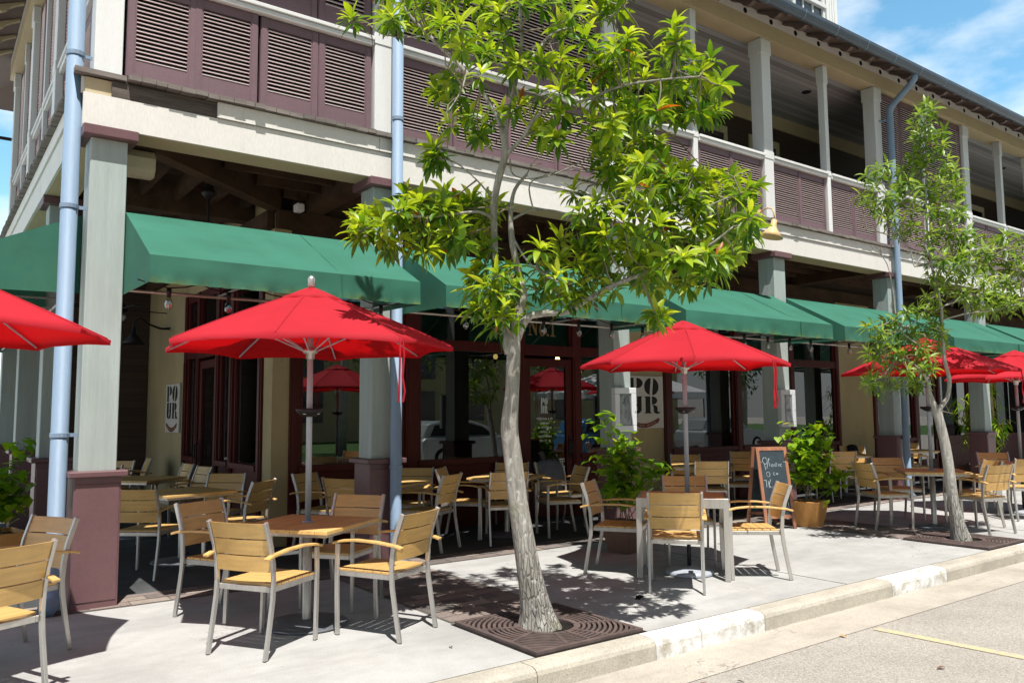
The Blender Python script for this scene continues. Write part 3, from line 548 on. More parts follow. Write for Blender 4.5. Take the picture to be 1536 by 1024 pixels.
wallrun(front, [(3.37,3.58,'S'),(3.58,3.70,'R'),(3.70,5.16,'W'),(5.16,5.35,'R'),(5.35,6.98,'W'),(6.98,7.13,'R'),(7.13,8.06,'D'),(8.06,8.2,'R'),
    (8.2,8.78,'W'),(8.78,9.0,'R'),(9.0,10.07,'S'),(10.07,10.25,'R'),(10.25,11.95,'W'),(11.95,12.12,'R'),(12.12,13.6,'W'),(13.6,13.75,'R'),(13.75,15.2,'W'),(15.2,15.32,'R'),
    (15.32,16.6,'S'),(16.6,16.75,'R'),(16.75,18.3,'W'),(18.3,18.45,'R'),(18.45,19.4,'D'),(19.4,19.55,'R'),(19.55,21,'W'),(21,21.2,'R'),(21.2,22.4,'S'),(22.4,22.5,'R'),(22.5,24.6,'W'),(24.6,24.75,'R'),(24.75,27,'W'),(27,28.4,'S')])
wallrun(side, [(9.71,9.85,'R'),(9.85,10.85,'W'),(10.85,10.98,'R'),(10.98,11.5,'W'),(11.5,11.64,'R'),(11.64,12.5,'D'),(12.5,12.62,'R'),(12.62,13.2,'W'),(13.2,13.32,'R'),(13.32,16.0,'S')])
hd = MB().box(3.581, X1, 9.41, 9.69, 3.425, 4.415)
bp('header_wall', hd, 'clap'); bp('side_header_wall', MB().box(3.375, 3.66, 9.71, 15.99, 4.001, 4.415).box(3.375, 3.66, 9.71, 13.315, 3.425, 4.0), 'sand')
bp('end_wall', MB().box(1.36, 3.36, 15.88, 16.0, 0, 4.37), 'clap')
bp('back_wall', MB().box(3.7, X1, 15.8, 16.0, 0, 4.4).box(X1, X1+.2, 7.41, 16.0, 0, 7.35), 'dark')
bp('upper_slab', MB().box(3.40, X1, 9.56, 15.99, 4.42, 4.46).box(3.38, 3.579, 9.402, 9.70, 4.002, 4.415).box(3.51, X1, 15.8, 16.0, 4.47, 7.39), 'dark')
bp('interior_ceiling', MB().box(3.68, X1, 9.7, 15.79, 3.7, 3.76), 'ceilb')
bp('back_counter', MB().box(4.4, 9, 14.6, 15.2, .01, 1.1).box(4.4, 12, 15.4, 15.75, .01, 2.4).box(3.9, 4.3, 12.3, 14.2, .01, 1.8), 'clap')

# ---- upper gallery
pm = MB().box(0,.22,0,.22,4.47,7.36).box(-.015,.235,-.015,.235,7.12,7.36).box(-.008,.228,-.008,.228,5.44,5.56)
for x in PXs: bp('post', MB().add([(a+x,b+7.4,c) for a,b,c in pm.v], pm.f), 'white', bevel=.005)
for y in SY: bp('post', MB().add([(a+1.06,b+y,c) for a,b,c in pm.v], pm.f), 'white', bevel=.005)
tm = MB().box(0,.1,0,.12,4.47,7.36).box(-.012,.112,-.012,.132,7.05,7.36).box(-.008,.108,-.008,.128,5.46,5.55)
for x in (8.70, 12.03, 15.3, 18.68, 22.05): bp('thin_post', MB().add([(a+x,b+7.42,c) for a,b,c in tm.v], tm.f), 'white', bevel=.004)
for y in (8.75, 11.5, 14.2): bp('thin_post', MB().add([(b+1.09,a+y,c) for a,b,c in tm.v], tm.f), 'white', bevel=.004)
def shutter_mesh(w, z0, z1, n, bot, side_=.075):
    """a louvred panel: stiles, rails, tilted slats before a dark backing; faces -Y, origin at its lower left"""
    s = MB(); t = .04
    s.box(0, side_, 0, t, z0, z1); s.box(w-side_, w, 0, t, z0, z1)
    s.box(side_, w-side_, .002, t-.002, z0, z0+bot); s.box(side_, w-side_, .002, t-.002, z1-.09, z1)
    s.box(.008, side_-.014, -.006, -.001, z0+.01, z1-.01); s.box(w-side_+.014, w-.008, -.006, -.001, z0+.01, z1-.01)
    p = (z1-.09-z0-bot)/n
    for i in range(n):
        z = z0+bot+p*(i+.5)+random.uniform(-.0016,.0016); 
        a, b, c, d = (-.004, z-p*.36), (.034, z+p*.42), (.040, z+p*.36), (.004, z-p*.46)
        vs = [(x, q[0], q[1]) for x in (side_+.001, w-side_-.001) for q in (a,b,c,d)]
        s.add(vs, [(0,1,5,4),(1,2,6,5),(2,3,7,6),(3,0,4,7),(0,3,2,1),(4,5,6,7)], 1)
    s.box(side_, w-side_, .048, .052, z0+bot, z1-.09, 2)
    return s
SH = {}
def shutter(x, y, w, z0, z1, n, bot=.17, rot=0, st=.075):
    key = (round(w,3), z0, z1, n, random.randint(0,2))
    if key not in SH:
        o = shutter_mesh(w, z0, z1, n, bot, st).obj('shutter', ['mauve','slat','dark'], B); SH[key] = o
    else:
        o = SH[key].copy(); COL.objects.link(o); o.parent = B
    o.location = (x-BL[0], y-BL[1]+random.uniform(0,.006), -BL[2]+random.uniform(-.004,.004)); o.rotation_euler = (0,random.uniform(-.003,.003),rot); return o
def bay(x0, x1, n, upper, y=7.45):
    w = (x1-x0)/n
    for i in range(n):
        big = x0 < 3
        shutter(x0+i*w+.003, y, w-.006, 4.505, 5.405, 17 if big else 20, .17 if big else .115, st=.075 if big else .05)
        if upper: shutter(x0+i*w+.003, y, w-.006, 5.525, 7.33, 34 if big else 38, .2 if big else .13, st=.075 if big else .05)
bay(1.30, 3.67, 4, True); bay(3.93, 6.97, 4, True)
bay(7.23, 8.68, 2, False); bay(8.82, 10.30, 2, False); bay(10.56, 12.01, 2, False); bay(12.15, 13.56, 2, False)
bay(13.82, 15.28, 2, True); bay(15.42, 16.93, 2, True)
bay(17.19, 18.66, 2, False); bay(18.80, 20.33, 2, False); bay(20.59, 22.03, 2, False); bay(22.17, 23.68, 2, False); bay(23.94, 27.08, 4, True)
for a, b in ((7.66,8.73),(8.87,10.08),(10.36,11.48),(11.62,12.78),(13.06,14.18),(14.32,15.58)):
    n = 2; w = (b-a)/n
    for i in range(n):
        shutter(1.14, b-i*w-.003, w-.006, 4.505, 5.405, 17, rot=-math.pi/2)
        shutter(1.14, b-i*w-.003, w-.006, 5.525, 7.33, 34, .2, rot=-math.pi/2)
def rail(a, b, axis):
    r = MB()
    if axis == 'x': r.box(a, b, 7.375, 7.50, 5.465, 5.505).box(a, b, 7.395, 7.48, 5.415, 5.464)
    else: r.box(1.075, 1.20, a, b, 5.465, 5.505).box(1.095, 1.18, a, b, 5.415, 5.464)
    bp('handrail', r, 'white', bevel=.005)
edges = [(x, x+.22) for x in PXs] + [(x, x+.1) for x in (8.70,12.03,15.3,18.68,22.05)]
edges.sort()
for (a0,a1),(b0,b1) in zip(edges, edges[1:]): rail(a1+.006, b0-.012, 'x')
for a, b in ((7.63,8.74),(8.86,10.09),(10.33,11.49),(11.61,12.79),(13.03,14.19),(14.31,15.59)): rail(a, b, 'y')
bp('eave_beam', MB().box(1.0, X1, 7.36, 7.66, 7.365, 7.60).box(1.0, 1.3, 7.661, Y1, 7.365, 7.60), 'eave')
bp('gallery_ceiling', MB().box(1.31, X1, 7.67, 9.39, 7.40, 7.43).box(1.31, 3.36, 9.391, Y1, 7.40, 7.43), 'galceil')
bp('gallery_wall', MB().box(3.37, X1, 9.4, 9.55, 4.47, 7.395).box(3.37, 3.5, 9.551, Y1, 4.47, 7.395).box(1.31,3.36,15.9,Y1,4.47,7.395), 'clap')
bp('ceiling_trim', MB().box(3.3, X1, 9.36, 9.398, 7.13, 7.397), 'eave')
for x in (7.6, 9.5, 11.0, 12.6, 18.0, 19.5, 21.5):
    f = MB(); x1 = x+.95
    f.box(x, x1, 9.37, 9.397, 6.72, 6.86).box(x, x+.1, 9.37, 9.397, 4.5, 6.719).box(x1-.1, x1, 9.37, 9.397, 4.5, 6.719)
    w = bp('gallery_window', f, 'eave'); bp('pane', MB().box(x+.101, x1-.101, 9.385, 9.395, 4.6, 6.715), 'glass', w)
for x in (7.9, 9.7, 11.6, 12.9, 18.2, 21): bp('downlight', MB().lathe([(.0,7.392),(.085,7.392),(.09,7.398)], 14, (x,8.3,0)), ['black'])
# rafter tails with a scrolled lower edge, vented frieze boards between them, gutter and roof
tp = [(7.355,7.70),(7.25,7.645),(7.17,7.59),(7.13,7.535),(7.07,7.50),(7.00,7.505),(6.95,7.535),(6.90,7.515),(6.86,7.462),(6.82,7.445),(6.80,7.46),(6.80,7.492),(7.355,7.735)]
xs = [1.2+.645*i for i in range(42)]
for x in xs: bp('rafter_tail', MB().prism(tp, lambda q: (x-.04, q[0], q[1]), lambda q: (x+.04, q[0], q[1])), 'tail')
for i in range(13):
    y = 7.8+.645*i
    bp('rafter_tail', MB().prism(tp, lambda q: (q[0]-6.37, y-.04, q[1]), lambda q: (q[0]-6.37, y+.04, q[1])), 'eave')
bp('frieze_board', MB().box(1.0, X1, 7.362, 7.39, 7.602, 7.755).box(1.002, 1.03, 7.391, Y1, 7.602, 7.755), 'cream')
vm = MB()
for a, b in zip(xs, xs[1:]): vm.lathe([(0,7.358),(.042,7.358),(.046,7.361)], 14, ((a+b)/2, 0, 7.665), axis='y')
bp('vent', vm, 'dark')
rf = MB(); e, zr = .43, 9.9
def roofz(y): return 7.545 + (y-6.75)*.41
rf.add([(.40,6.74,7.545),(X1+.4,6.74,7.545),(X1+.4,12.4,9.87),(6.06,12.4,9.87),(.40,18.06,7.545),(X1+.4,18.06,7.545)],[(0,1,2,3),(0,3,4),(3,2,5,4)])
rf.add([(.40,6.74,7.50),(X1+.4,6.74,7.50),(X1+.4,12.4,9.82),(6.06,12.4,9.82),(.40,18.06,7.50),(X1+.4,18.06,7.50)],[(0,1,2,3),(0,3,4),(3,2,5,4)],1)
rf.add([(.40,6.74,7.50),(X1+.4,6.74,7.50),(X1+.4,6.74,7.545),(.40,6.74,7.545)],[(0,1,2,3)]).add([(.40,6.74,7.50),(.40,18.06,7.50),(.40,18.06,7.545),(.40,6.74,7.545)],[(0,1,2,3)])
bp('roof', rf, ['roof','tail'])
g = MB(); n = 9
def gut(mb, x0, x1, rad, mi, axis='x'):
    pr = [(6.70+math.cos(math.pi+math.pi*i/n)*rad, 7.505+math.sin(math.pi+math.pi*i/n)*rad*1.5) for i in range(n+1)]
    vs = [((x, q[0], q[1]) if axis == 'x' else (q[0]-6.37, x, q[1])) for x in (x0,x1) for q in pr]
    mb.add(vs, [(i,i+1,n+2+i,n+1+i) for i in range(n)], mi)
gut(g, .3, X1+.4, .085, 0); x = .9
while x < X1: gut(g, x, x+.018, .089, 1); x += .86
bp('roof_gutter', g, ['gutter','pipe'])
g = MB(); gut(g, 6.62, 16.6, .085, 0, 'y'); bp('roof_gutter', g, ['gutter'])
def downpipe(pts, r, straps, mat='pipe', boot=None):
    p = MB().tube(pts, r, 14)
    o = bp('downpipe', p, mat, smooth=True)
    for (x,y,z,x2,y2) in straps:
        k = MB().lathe([(r+.001,z-.02),(r+.007,z-.017),(r+.007,z+.017),(r+.001,z+.02)], 14, (x,y,0)); k.bar((x,y,z),(x2,y2,z), .012, .03); bp('pipe_strap', k, mat, o)
    return o
downpipe([(.93,7.5,7.38),(.93,7.5,.16),(.92,7.42,.08),(.86,7.30,.05)], .066, [(.93,7.5,4.62,1.1,7.52),(.93,7.5,3.3,1.1,7.5),(.93,7.5,1.4,1.1,7.5)])
downpipe([(3.89,7.27,7.4),(3.89,7.27,.18),(3.9,7.22,.09),(3.92,7.08,.05)], .058, [(3.89,7.27,4.62,3.89,7.42),(3.89,7.27,1.02,3.89,7.42)])
downpipe([(13.76,6.74,7.44),(13.77,6.75,7.33),(13.79,6.85,7.24),(13.84,7.14,7.06),(13.86,7.25,6.98),(13.86,7.27,6.9),(13.86,7.27,.15),(13.86,7.2,.06)], .058, [(13.86,7.27,6.75,13.7,7.42),(13.86,7.27,4.6,13.86,7.42)])
downpipe([(23.9,7.27,7.4),(23.9,7.27,.1)], .058, [(23.9,7.27,4.6,23.9,7.42)])
# dormer
D = MB().box(12.15, 14.42, 8.6, 11.2, 8.2, 10.6).box(14.05, 14.42, 8.52, 8.599, 8.25, 10.55).box(12.15, 12.5, 8.52, 8.599, 8.25, 10.55).box(11.95,14.62,8.4,11.3,10.6,10.75)
for x in (14.16, 14.24, 14.32): D.box(x-.02, x+.02, 8.505, 8.519, 8.3, 10.4)
dm = bp('dormer', D, 'white', bevel=.01)
w = MB().box(12.95, 14.0, 8.53, 8.599, 8.6, 8.68).box(12.85,14.02,8.5,8.599,9.42,9.5).box(12.95,13.02,8.53,8.599,8.681,10.3).box(13.93,14.0,8.53,8.599,8.681,10.3)
for x in (13.3, 13.62): w.box(x-.018, x+.018, 8.55, 8.598, 8.681, 9.419); w.box(x-.018, x+.018, 8.55, 8.598, 9.501, 10.3)
for z in (9.05, 9.9): w.box(13.021, 13.929, 8.552, 8.597, z-.015, z+.015)
dw = bp('dormer_window', w, 'white', dm); bp('pane', MB().box(13.0, 13.95, 8.572, 8.582, 8.66, 10.3), 'glass', dw)

from mathutils import noise as mn
# ------------------------------------------------------------------ chairs
def sweep(mb, path, x0, x1, half, mi=0):
    """flat bar following a (y,z) path, between x0 and x1, 'half' thick across the path"""
    n = len(path); o = len(mb.v)
    for i, (y, z) in enumerate(path):
        a = path[max(i-1,0)]; b = path[min(i+1,n-1)]
        d = math.hypot(b[0]-a[0], b[1]-a[1]); ny, nz = -(b[1]-a[1])/d*half, (b[0]-a[0])/d*half
        mb.v += [(x0,y-ny,z-nz),(x1,y-ny,z-nz),(x1,y+ny,z+nz),(x0,y+ny,z+nz)]
    for i in range(n-1):
        for j in range(4):
            mb.f.append((o+i*4+j, o+i*4+(j+1)%4, o+(i+1)*4+(j+1)%4, o+(i+1)*4+j)); mb.mi.append(mi)
    mb.f.append((o+3,o+2,o+1,o)); mb.f.append(tuple(o+(n-1)*4+j for j in range(4))); mb.mi += [mi, mi]
    return mb
REAR = [(-.285,0),(-.245,.22),(-.222,.36),(-.215,.46),(-.222,.58),(-.248,.70),(-.285,.80),(-.308,.862)]
def uy(z):
    for (a,b),(c,d) in zip(REAR, REAR[1:]):
        if b <= z <= d: return a + (c-a)*(z-b)/(d-b)
    return REAR[-1][0]
def make_chair():
    t = thing('patio_chair', '', 'chair')
    for s in (-1, 1):
        x = s*.228
        sweep(MB(), REAR, x-.011, x+.011, .0165).obj('rear_leg', 'alu', t, bevel=.003)
        sweep(MB(), [(.245,0),(.252,.25),(.255,.45),(.25,.632)], x-.011, x+.011, .0165).obj('front_leg', 'alu', t, bevel=.003)
        sweep(MB(), [(-.315,.630),(-.26,.645),(-.10,.662),(.08,.666),(.20,.654),(.272,.636)], s*.245-.021, s*.245+.021, .0085).obj('armrest', 'wood', t, bevel=.003)
    f = MB().box(-.214,-.196,-.213,.25,.405,.440).box(.196,.214,-.213,.25,.405,.440).box(-.195,.195,.228,.25,.405,.440).box(-.195,.195,-.213,-.192,.405,.440)
    f.obj('seat_frame', 'alu', t, bevel=.002)
    s = MB(); n = 6; y0, y1 = -.19, .262
    for i in range(n):
        a = y0+(y1-y0)*i/n
        s.box(-.214,.214,a+.003,a+(y1-y0)/n-.003,.4405,.457)
    s.obj('seat', 'wood', t, bevel=.002)
    b = MB()
    for k in range(3):
        z0 = .535+k*.1085; z1 = z0+.1005; nx = 8; o = len(b.v)
        for i in range(nx+1):
            x = -.216+.432*i/nx; bow = -.022*(1-(x/.216)**2)
            ya, yb = uy(z0)+bow, uy(z1)+bow
            b.v += [(x,ya+.006,z0),(x,yb+.006,z1),(x,yb-.006,z1),(x,ya-.006,z0)]
        for i in range(nx):
            for j in range(4): b.f.append((o+i*4+j,o+i*4+(j+1)%4,o+(i+1)*4+(j+1)%4,o+(i+1)*4+j)); b.mi.append(0)
        b.f.append((o+3,o+2,o+1,o)); b.f.append(tuple(o+nx*4+j for j in range(4))); b.mi += [0,0]
    b.obj('backrest', 'wood', t)
    return t
chair0 = make_chair(); used = [False]
def chair(x, y, ang, label, group):
    lab = label
    if not used[0]:
        used[0] = True; o = chair0; o.location = (x,y,.004); o.rotation_euler = (0,0,R(ang-90)); o['label'] = lab; o['group'] = group; return o
    return copy_tree(chair0, None, (x,y,.004), R(ang-90), lab, group)
GK = 'teak and aluminium armchairs by the kerb'; GA = 'teak and aluminium armchairs in the arcade'
for x, y, a, l in [
    (.31,5.40,115,'teak chair nearest the left edge, cut off by the frame, its back to the street'),
    (.52,6.28,-152,'teak chair in front of the blue downpipe, turned sideways with its back leaning right'),
    (1.95,5.48,32,'teak chair at front left of the nearest pedestal table, back to the street'),
    (2.77,5.33,117,'teak chair right of the square pedestal table, sunlit back turned to the leaning tree'),
    (2.00,6.55,-63,'teak chair left of the pedestal table, sideways, half behind the front chair'),
    (2.86,6.27,-143,'teak chair behind the nearest pedestal table, facing the street under the red umbrella'),
    (5.50,5.02,42,'teak chair at the street side of the four legged metal table, back to the street'),
    (5.62,5.88,-57,'teak chair left of the four legged metal table, in front of the climbing plant'),
    (6.46,4.92,140,'sunlit teak chair right of the four legged metal table, before the chalkboard'),
    (6.52,5.77,-132,'teak chair on the far side of the four legged metal table, behind the umbrella pole'),
    (10.40,5.80,-27,'teak chair left of the smaller tree\'s table, in olive shade, back to the left'),
    (10.98,4.84,76,'teak chair just right of the smaller tree\'s trunk, dappled sun on its back'),
    (11.52,5.18,140,'teak chair right of the smaller tree, streaked with leaf shadow, facing left'),
    (11.30,6.08,-125,'teak chair on the far side of the smaller tree\'s table, facing the street'),
    (12.72,5.02,48,'teak chair at the right edge of the picture, back to the street'),
    (13.75,5.72,-135,'teak chair at the far right table, facing the street behind the umbrella pole')]: chair(x, y, a, l, GK)
for x, y, a, l in [
    (1.86,8.58,50,'shaded teak chair right beside the corner column, back to the street'),
    (2.78,8.72,131,'shaded teak chair facing left at the table nearest the corner column'),
    (2.80,9.62,-132,'shaded teak chair across the table nearest the corner column, before red joinery'),
    (1.86,10.62,48,'dim teak chair second back beside the corner column, turned away'),
    (2.86,11.30,-172,'dim teak chair against the stucco side wall, the nearer of two facing left'),
    (2.86,12.15,-176,'dim teak chair against the stucco side wall, the farther of two facing left'),
    (1.98,12.45,-132,'dim teak chair deep in the side arcade, just above the column plinth, facing out'),
    (2.35,13.55,-135,'dim teak chair deep in the side arcade, tilted beside another, facing out'),
    (2.75,14.15,176,'farthest teak chair in the side arcade, highest in the picture there'),
    (3.90,9.02,-58,'shaded teak chair facing right behind the first umbrella pole'),
    (3.98,8.36,26,'shaded teak chair behind the pedestal table, left of the dark plinth, back to the street'),
    (4.80,8.16,121,'shaded teak chair right of the grey downpipe foot, facing left, back to the trunk'),
    (4.98,8.93,-133,'shaded teak chair just right of the dark plinth, facing the street'),
    (5.60,8.66,-46,'shaded teak chair under the big window, facing right, mostly behind another'),
    (5.76,8.02,68,'shaded teak chair left of the leaning trunk, back to the street'),
    (6.55,8.98,-134,'shaded teak chair half hidden by the leaning trunk, facing the street'),
    (6.66,8.02,161,'shaded teak chair in front of the glazed door, facing left'),
    (7.16,8.62,-96,'shaded teak chair with a grey jacket draped over its back'),
    (9.20,7.72,46,'shaded teak chair left of the chalkboard behind the second umbrella pole, back to the street'),
    (9.86,8.74,-135,'shaded teak chair below the pour sign, facing the street'),
    (10.22,7.98,138,'dark teak chair directly left of the chalkboard, seen edge on'),
    (11.30,8.70,-136,'shaded teak chair peeking over the left corner of the chalkboard'),
    (12.90,8.05,62,'shaded teak chair right of the chalkboard plant, back to the street'),
    (14.62,8.68,-138,'shaded teak chair with a black bag before the stucco pier'),
    (15.75,8.10,-55,'shaded teak chair with a pale upright showing, left of the third umbrella pole'),
    (16.70,8.75,-150,'dim teak chair behind the smaller tree, facing the street')]: chair(x, y, a, l, GA)

# ------------------------------------------------------------------ tables
def slat_top(w, d, n):
    t = MB()
    for i in range(n):
        a = -d/2+d*i/n; t.box(-w/2, w/2, a+.0015, a+d/n-.0015, .716, .742)
    return t
def make_ped(base='basegrey'):
    t = thing('pedestal_table', '', 'table')
    slat_top(.8, .8, 8).obj('tabletop', 'woodtop', t, bevel=.002)
    MB().box(-.37,.37,-.37,.37,.692,.7155).obj('top_frame', 'alu', t)
    MB().lathe([(.034,.025),(.034,.692),(.0,.692)], 16).obj('pedestal', 'alu', t, smooth=True)
    MB().lathe([(0,0),(.300,0),(.307,.006),(.300,.013),(.12,.022),(.06,.034),(.036,.04)], 40).obj('table_base', base, t, smooth=True)
    return t
ped0 = make_ped(); pu = [False]
GT = 'square teak pedestal tables'
def ped(x, y, a, label):
    if not pu[0]: pu[0] = True; ped0.location = (x,y,.005); ped0.rotation_euler = (0,0,R(a)); ped0['label'] = label; ped0['group'] = GT; return
    copy_tree(ped0, None, (x,y,.005), R(a), label, GT)
for x, y, a, l in [(2.39,5.85,36,'square teak table on a round grey base under the nearest full umbrella'),
    (.0,5.92,25,'teak table mostly out of frame at the far left under the cropped umbrella'),
    (10.95,5.42,38,'square teak table with a round base beside the smaller tree'),
    (2.32,9.13,15,'shaded teak table just right of the corner column'),
    (2.36,11.35,40,'dim teak table second back in the side arcade'),
    (2.05,13.2,40,'dim teak table farthest back in the side arcade'),
    (4.46,8.62,30,'shaded teak table behind the dark plinth with the grey downpipe'),
    (6.13,8.46,35,'shaded teak table behind the leaning trunk by the glazed door'),
    (9.55,8.22,45,'shaded teak table under the pour sign'),
    (13.85,8.45,45,'shaded teak table in front of the stucco pier'),
    (16.2,8.4,45,'dim teak table behind the smaller tree')]: ped(x, y, a, l)
t = thing('metal_leg_table', 'teak topped table with four square metal legs under the second umbrella', 'table', (6.02,5.40,.003), R(-49))
slat_top(.78, .60, 6).obj('tabletop', 'woodtop', t, bevel=.002)
a = MB().box(-.42,.42,-.336,-.3005,.655,.7435).box(-.42,.42,.3005,.336,.655,.7435).box(-.42,-.3905,-.30,.30,.655,.7435).box(.3905,.42,-.30,.30,.655,.7435)
a.obj('apron', 'alu', t, bevel=.002)
for sx in (-1,1):
    for sy in (-1,1):
        x, y = sx*.398, sy*.314; MB().box(x-.026,x+.026,y-.026,y+.026,0,.7455).obj('leg', 'alu', t, bevel=.003)
copy_tree(t, None, (13.42,5.32,.003), R(-49), 'teak topped metal legged table at the right edge under the last umbrella')

# ------------------------------------------------------------------ umbrellas
def canopy_mesh(r, zr, za):
    c = MB(); ns, nt_ = 8, 10
    for k in range(8):
        a0, a1 = k*math.pi/4, (k+1)*math.pi/4; o = len(c.v)
        for i in range(nt_+2):
            t = .03+.97*min(i, nt_)/nt_
            for j in range(ns+1):
                s = j/ns; w = math.sin(math.pi*s)
                p0 = Vector((math.cos(a0), math.sin(a0))); p1 = Vector((math.cos(a1), math.sin(a1)))
                p = p0.lerp(p1, s)*r*t*(1-.035*w*t)
                z = za-(za-zr)*(t**1.12) - .028*w*t*(1-t)*2.2 + .012*w*t
                z += w*t*(mn.noise(Vector((p.x*4,p.y*4,za)))*.010+mn.noise(Vector((p.x*11,p.y*11,za)))*.004)
                if i > nt_: z -= .033-.01*w; p *= .995-.012*w*mn.noise(Vector((p.x*9,p.y*9,5)))
                c.v.append((p.x, p.y, z))
        for i in range(nt_+1):
            for j in range(ns):
                q = o+i*(ns+1)+j; c.f.append((q,q+1,q+ns+2,q+ns+1)); c.mi.append(0)
    return c
def make_umbrella(r=1.05, zr=2.055, za=2.50, finial=True, ground=False, theta=0):
    t = thing('patio_umbrella', '', 'umbrella')
    can = canopy_mesh(r, zr, za).obj('canopy', 'red', t, smooth=True)
    canopy_mesh(.24, za-.075, za+.028).obj('vent_cap', 'red', can, smooth=True)
    pl = MB().tube([(0,0,.745 if ground else .6),(0,0,za+.01)], .0225, 14).obj('pole', 'polegrey', t, smooth=True)
    if finial: MB().lathe([(.022,za+.02),(.03,za+.03),(.03,za+.085),(.024,za+.10),(.012,za+.112),(0,za+.115)], 14).obj('finial', 'alu', pl, smooth=True)
    MB().lathe([(.0235,.744),(.045,.744),(.043,.752),(.0235,.756)], 16).obj('collar', 'polegrey', pl, smooth=True)
    for k in range(8):
        a = k*math.pi/4; ca, sa = math.cos(a), math.sin(a)
        pts = []
        for i in range(7):
            q = .04+.94*i/6; pts.append((ca*r*q, sa*r*q, za-(za-zr)*(q**1.12)-.022))
        MB().tube(pts, .0065, 6).obj('rib', 'polegrey', t)
        MB().tube([(x_,y_,z_+.0235) for x_,y_,z_ in pts[1:]], .0042, 5).obj('seam', 'red', can)
        q = .52; MB().tube([(ca*.04, sa*.04, zr-.03),(ca*r*q, sa*r*q, za-(za-zr)*(q**1.12)-.026)], .0055, 6).obj('strut', 'polegrey', t)
    MB().lathe([(.023,zr-.09),(.032,zr-.085),(.034,zr-.05),(.055,zr-.04),(.06,zr-.02),(.045,zr-.008),(.023,zr-.006)], 16).obj('hub', 'alu', t, smooth=True)
    li = MB().lathe([(.023,1.585),(.098,1.592),(.104,1.580),(.085,1.556),(.055,1.535),(.03,1.528),(.023,1.528)], 22).obj('pole_light', 'black', t, smooth=True)
    d = MB()
    for k in range(4): d.lathe([(0,1.548),(.014,1.548),(.014,1.552)], 8, (.07*math.cos(k*1.57+.5), .07*math.sin(k*1.57+.5), 0))
    d.obj('lens', 'decal', li)
    a = math.pi*2*7/8-math.pi/4 if False else R(270); ca, sa = math.cos(a), math.sin(a)
    st = MB()
    for dx in (-.012, .012):
        st.tube([(ca*r*.99+dx, sa*r*.99, zr-.0),(ca*r*.995+dx*1.5, sa*r, zr-.12),(ca*r*.99+dx*1.1, sa*r*.99, zr-.26),(ca*r+dx*2, sa*r, zr-.36),(ca*r+dx*1.5, sa*r*.99, zr-.43)], [.006,.007,.007,.008,.007], 5)
    st.obj('tie_strap', 'red', t)
    if ground:
        MB().tube([(0,0,.03),(0,0,.745)], .019, 12).obj('lower_pole', 'black', t, smooth=True)
        MB().lathe([(0,0),(.225,0),(.232,.008),(.225,.03),(.20,.042),(.06,.055),(.03,.075),(.0,.075)], 32).obj('umbrella_base', 'polegrey', t, smooth=True)
    return t
GU = 'red patio umbrellas'
u1 = make_umbrella(1.095, 2.055, 2.50, True); u1.location = (2.39,5.85,.005); u1.rotation_euler = (0,0,R(11))
tag(u1, 'red umbrella nearest the camera over the square pedestal table, grey finial on top', 'umbrella', GU)
copy_tree(u1, None, (-.07,5.93,.005), R(2), 'red umbrella cropped by the left edge of the picture', GU)
u2 = make_umbrella(1.02, 2.005, 2.42, False, True); u2.location = (6.04,5.35,.003); u2.rotation_euler = (0,0,R(2))
tag(u2, 'red umbrella standing in the middle over the four legged metal table, round base below', 'umbrella', GU)
copy_tree(u1, None, (10.95,5.42,.005), R(20), 'red umbrella half hidden behind the smaller tree\'s leaves', GU)
copy_tree(u2, None, (13.42,5.30,.003), R(0), 'red umbrella cropped by the right edge of the picture', GU)

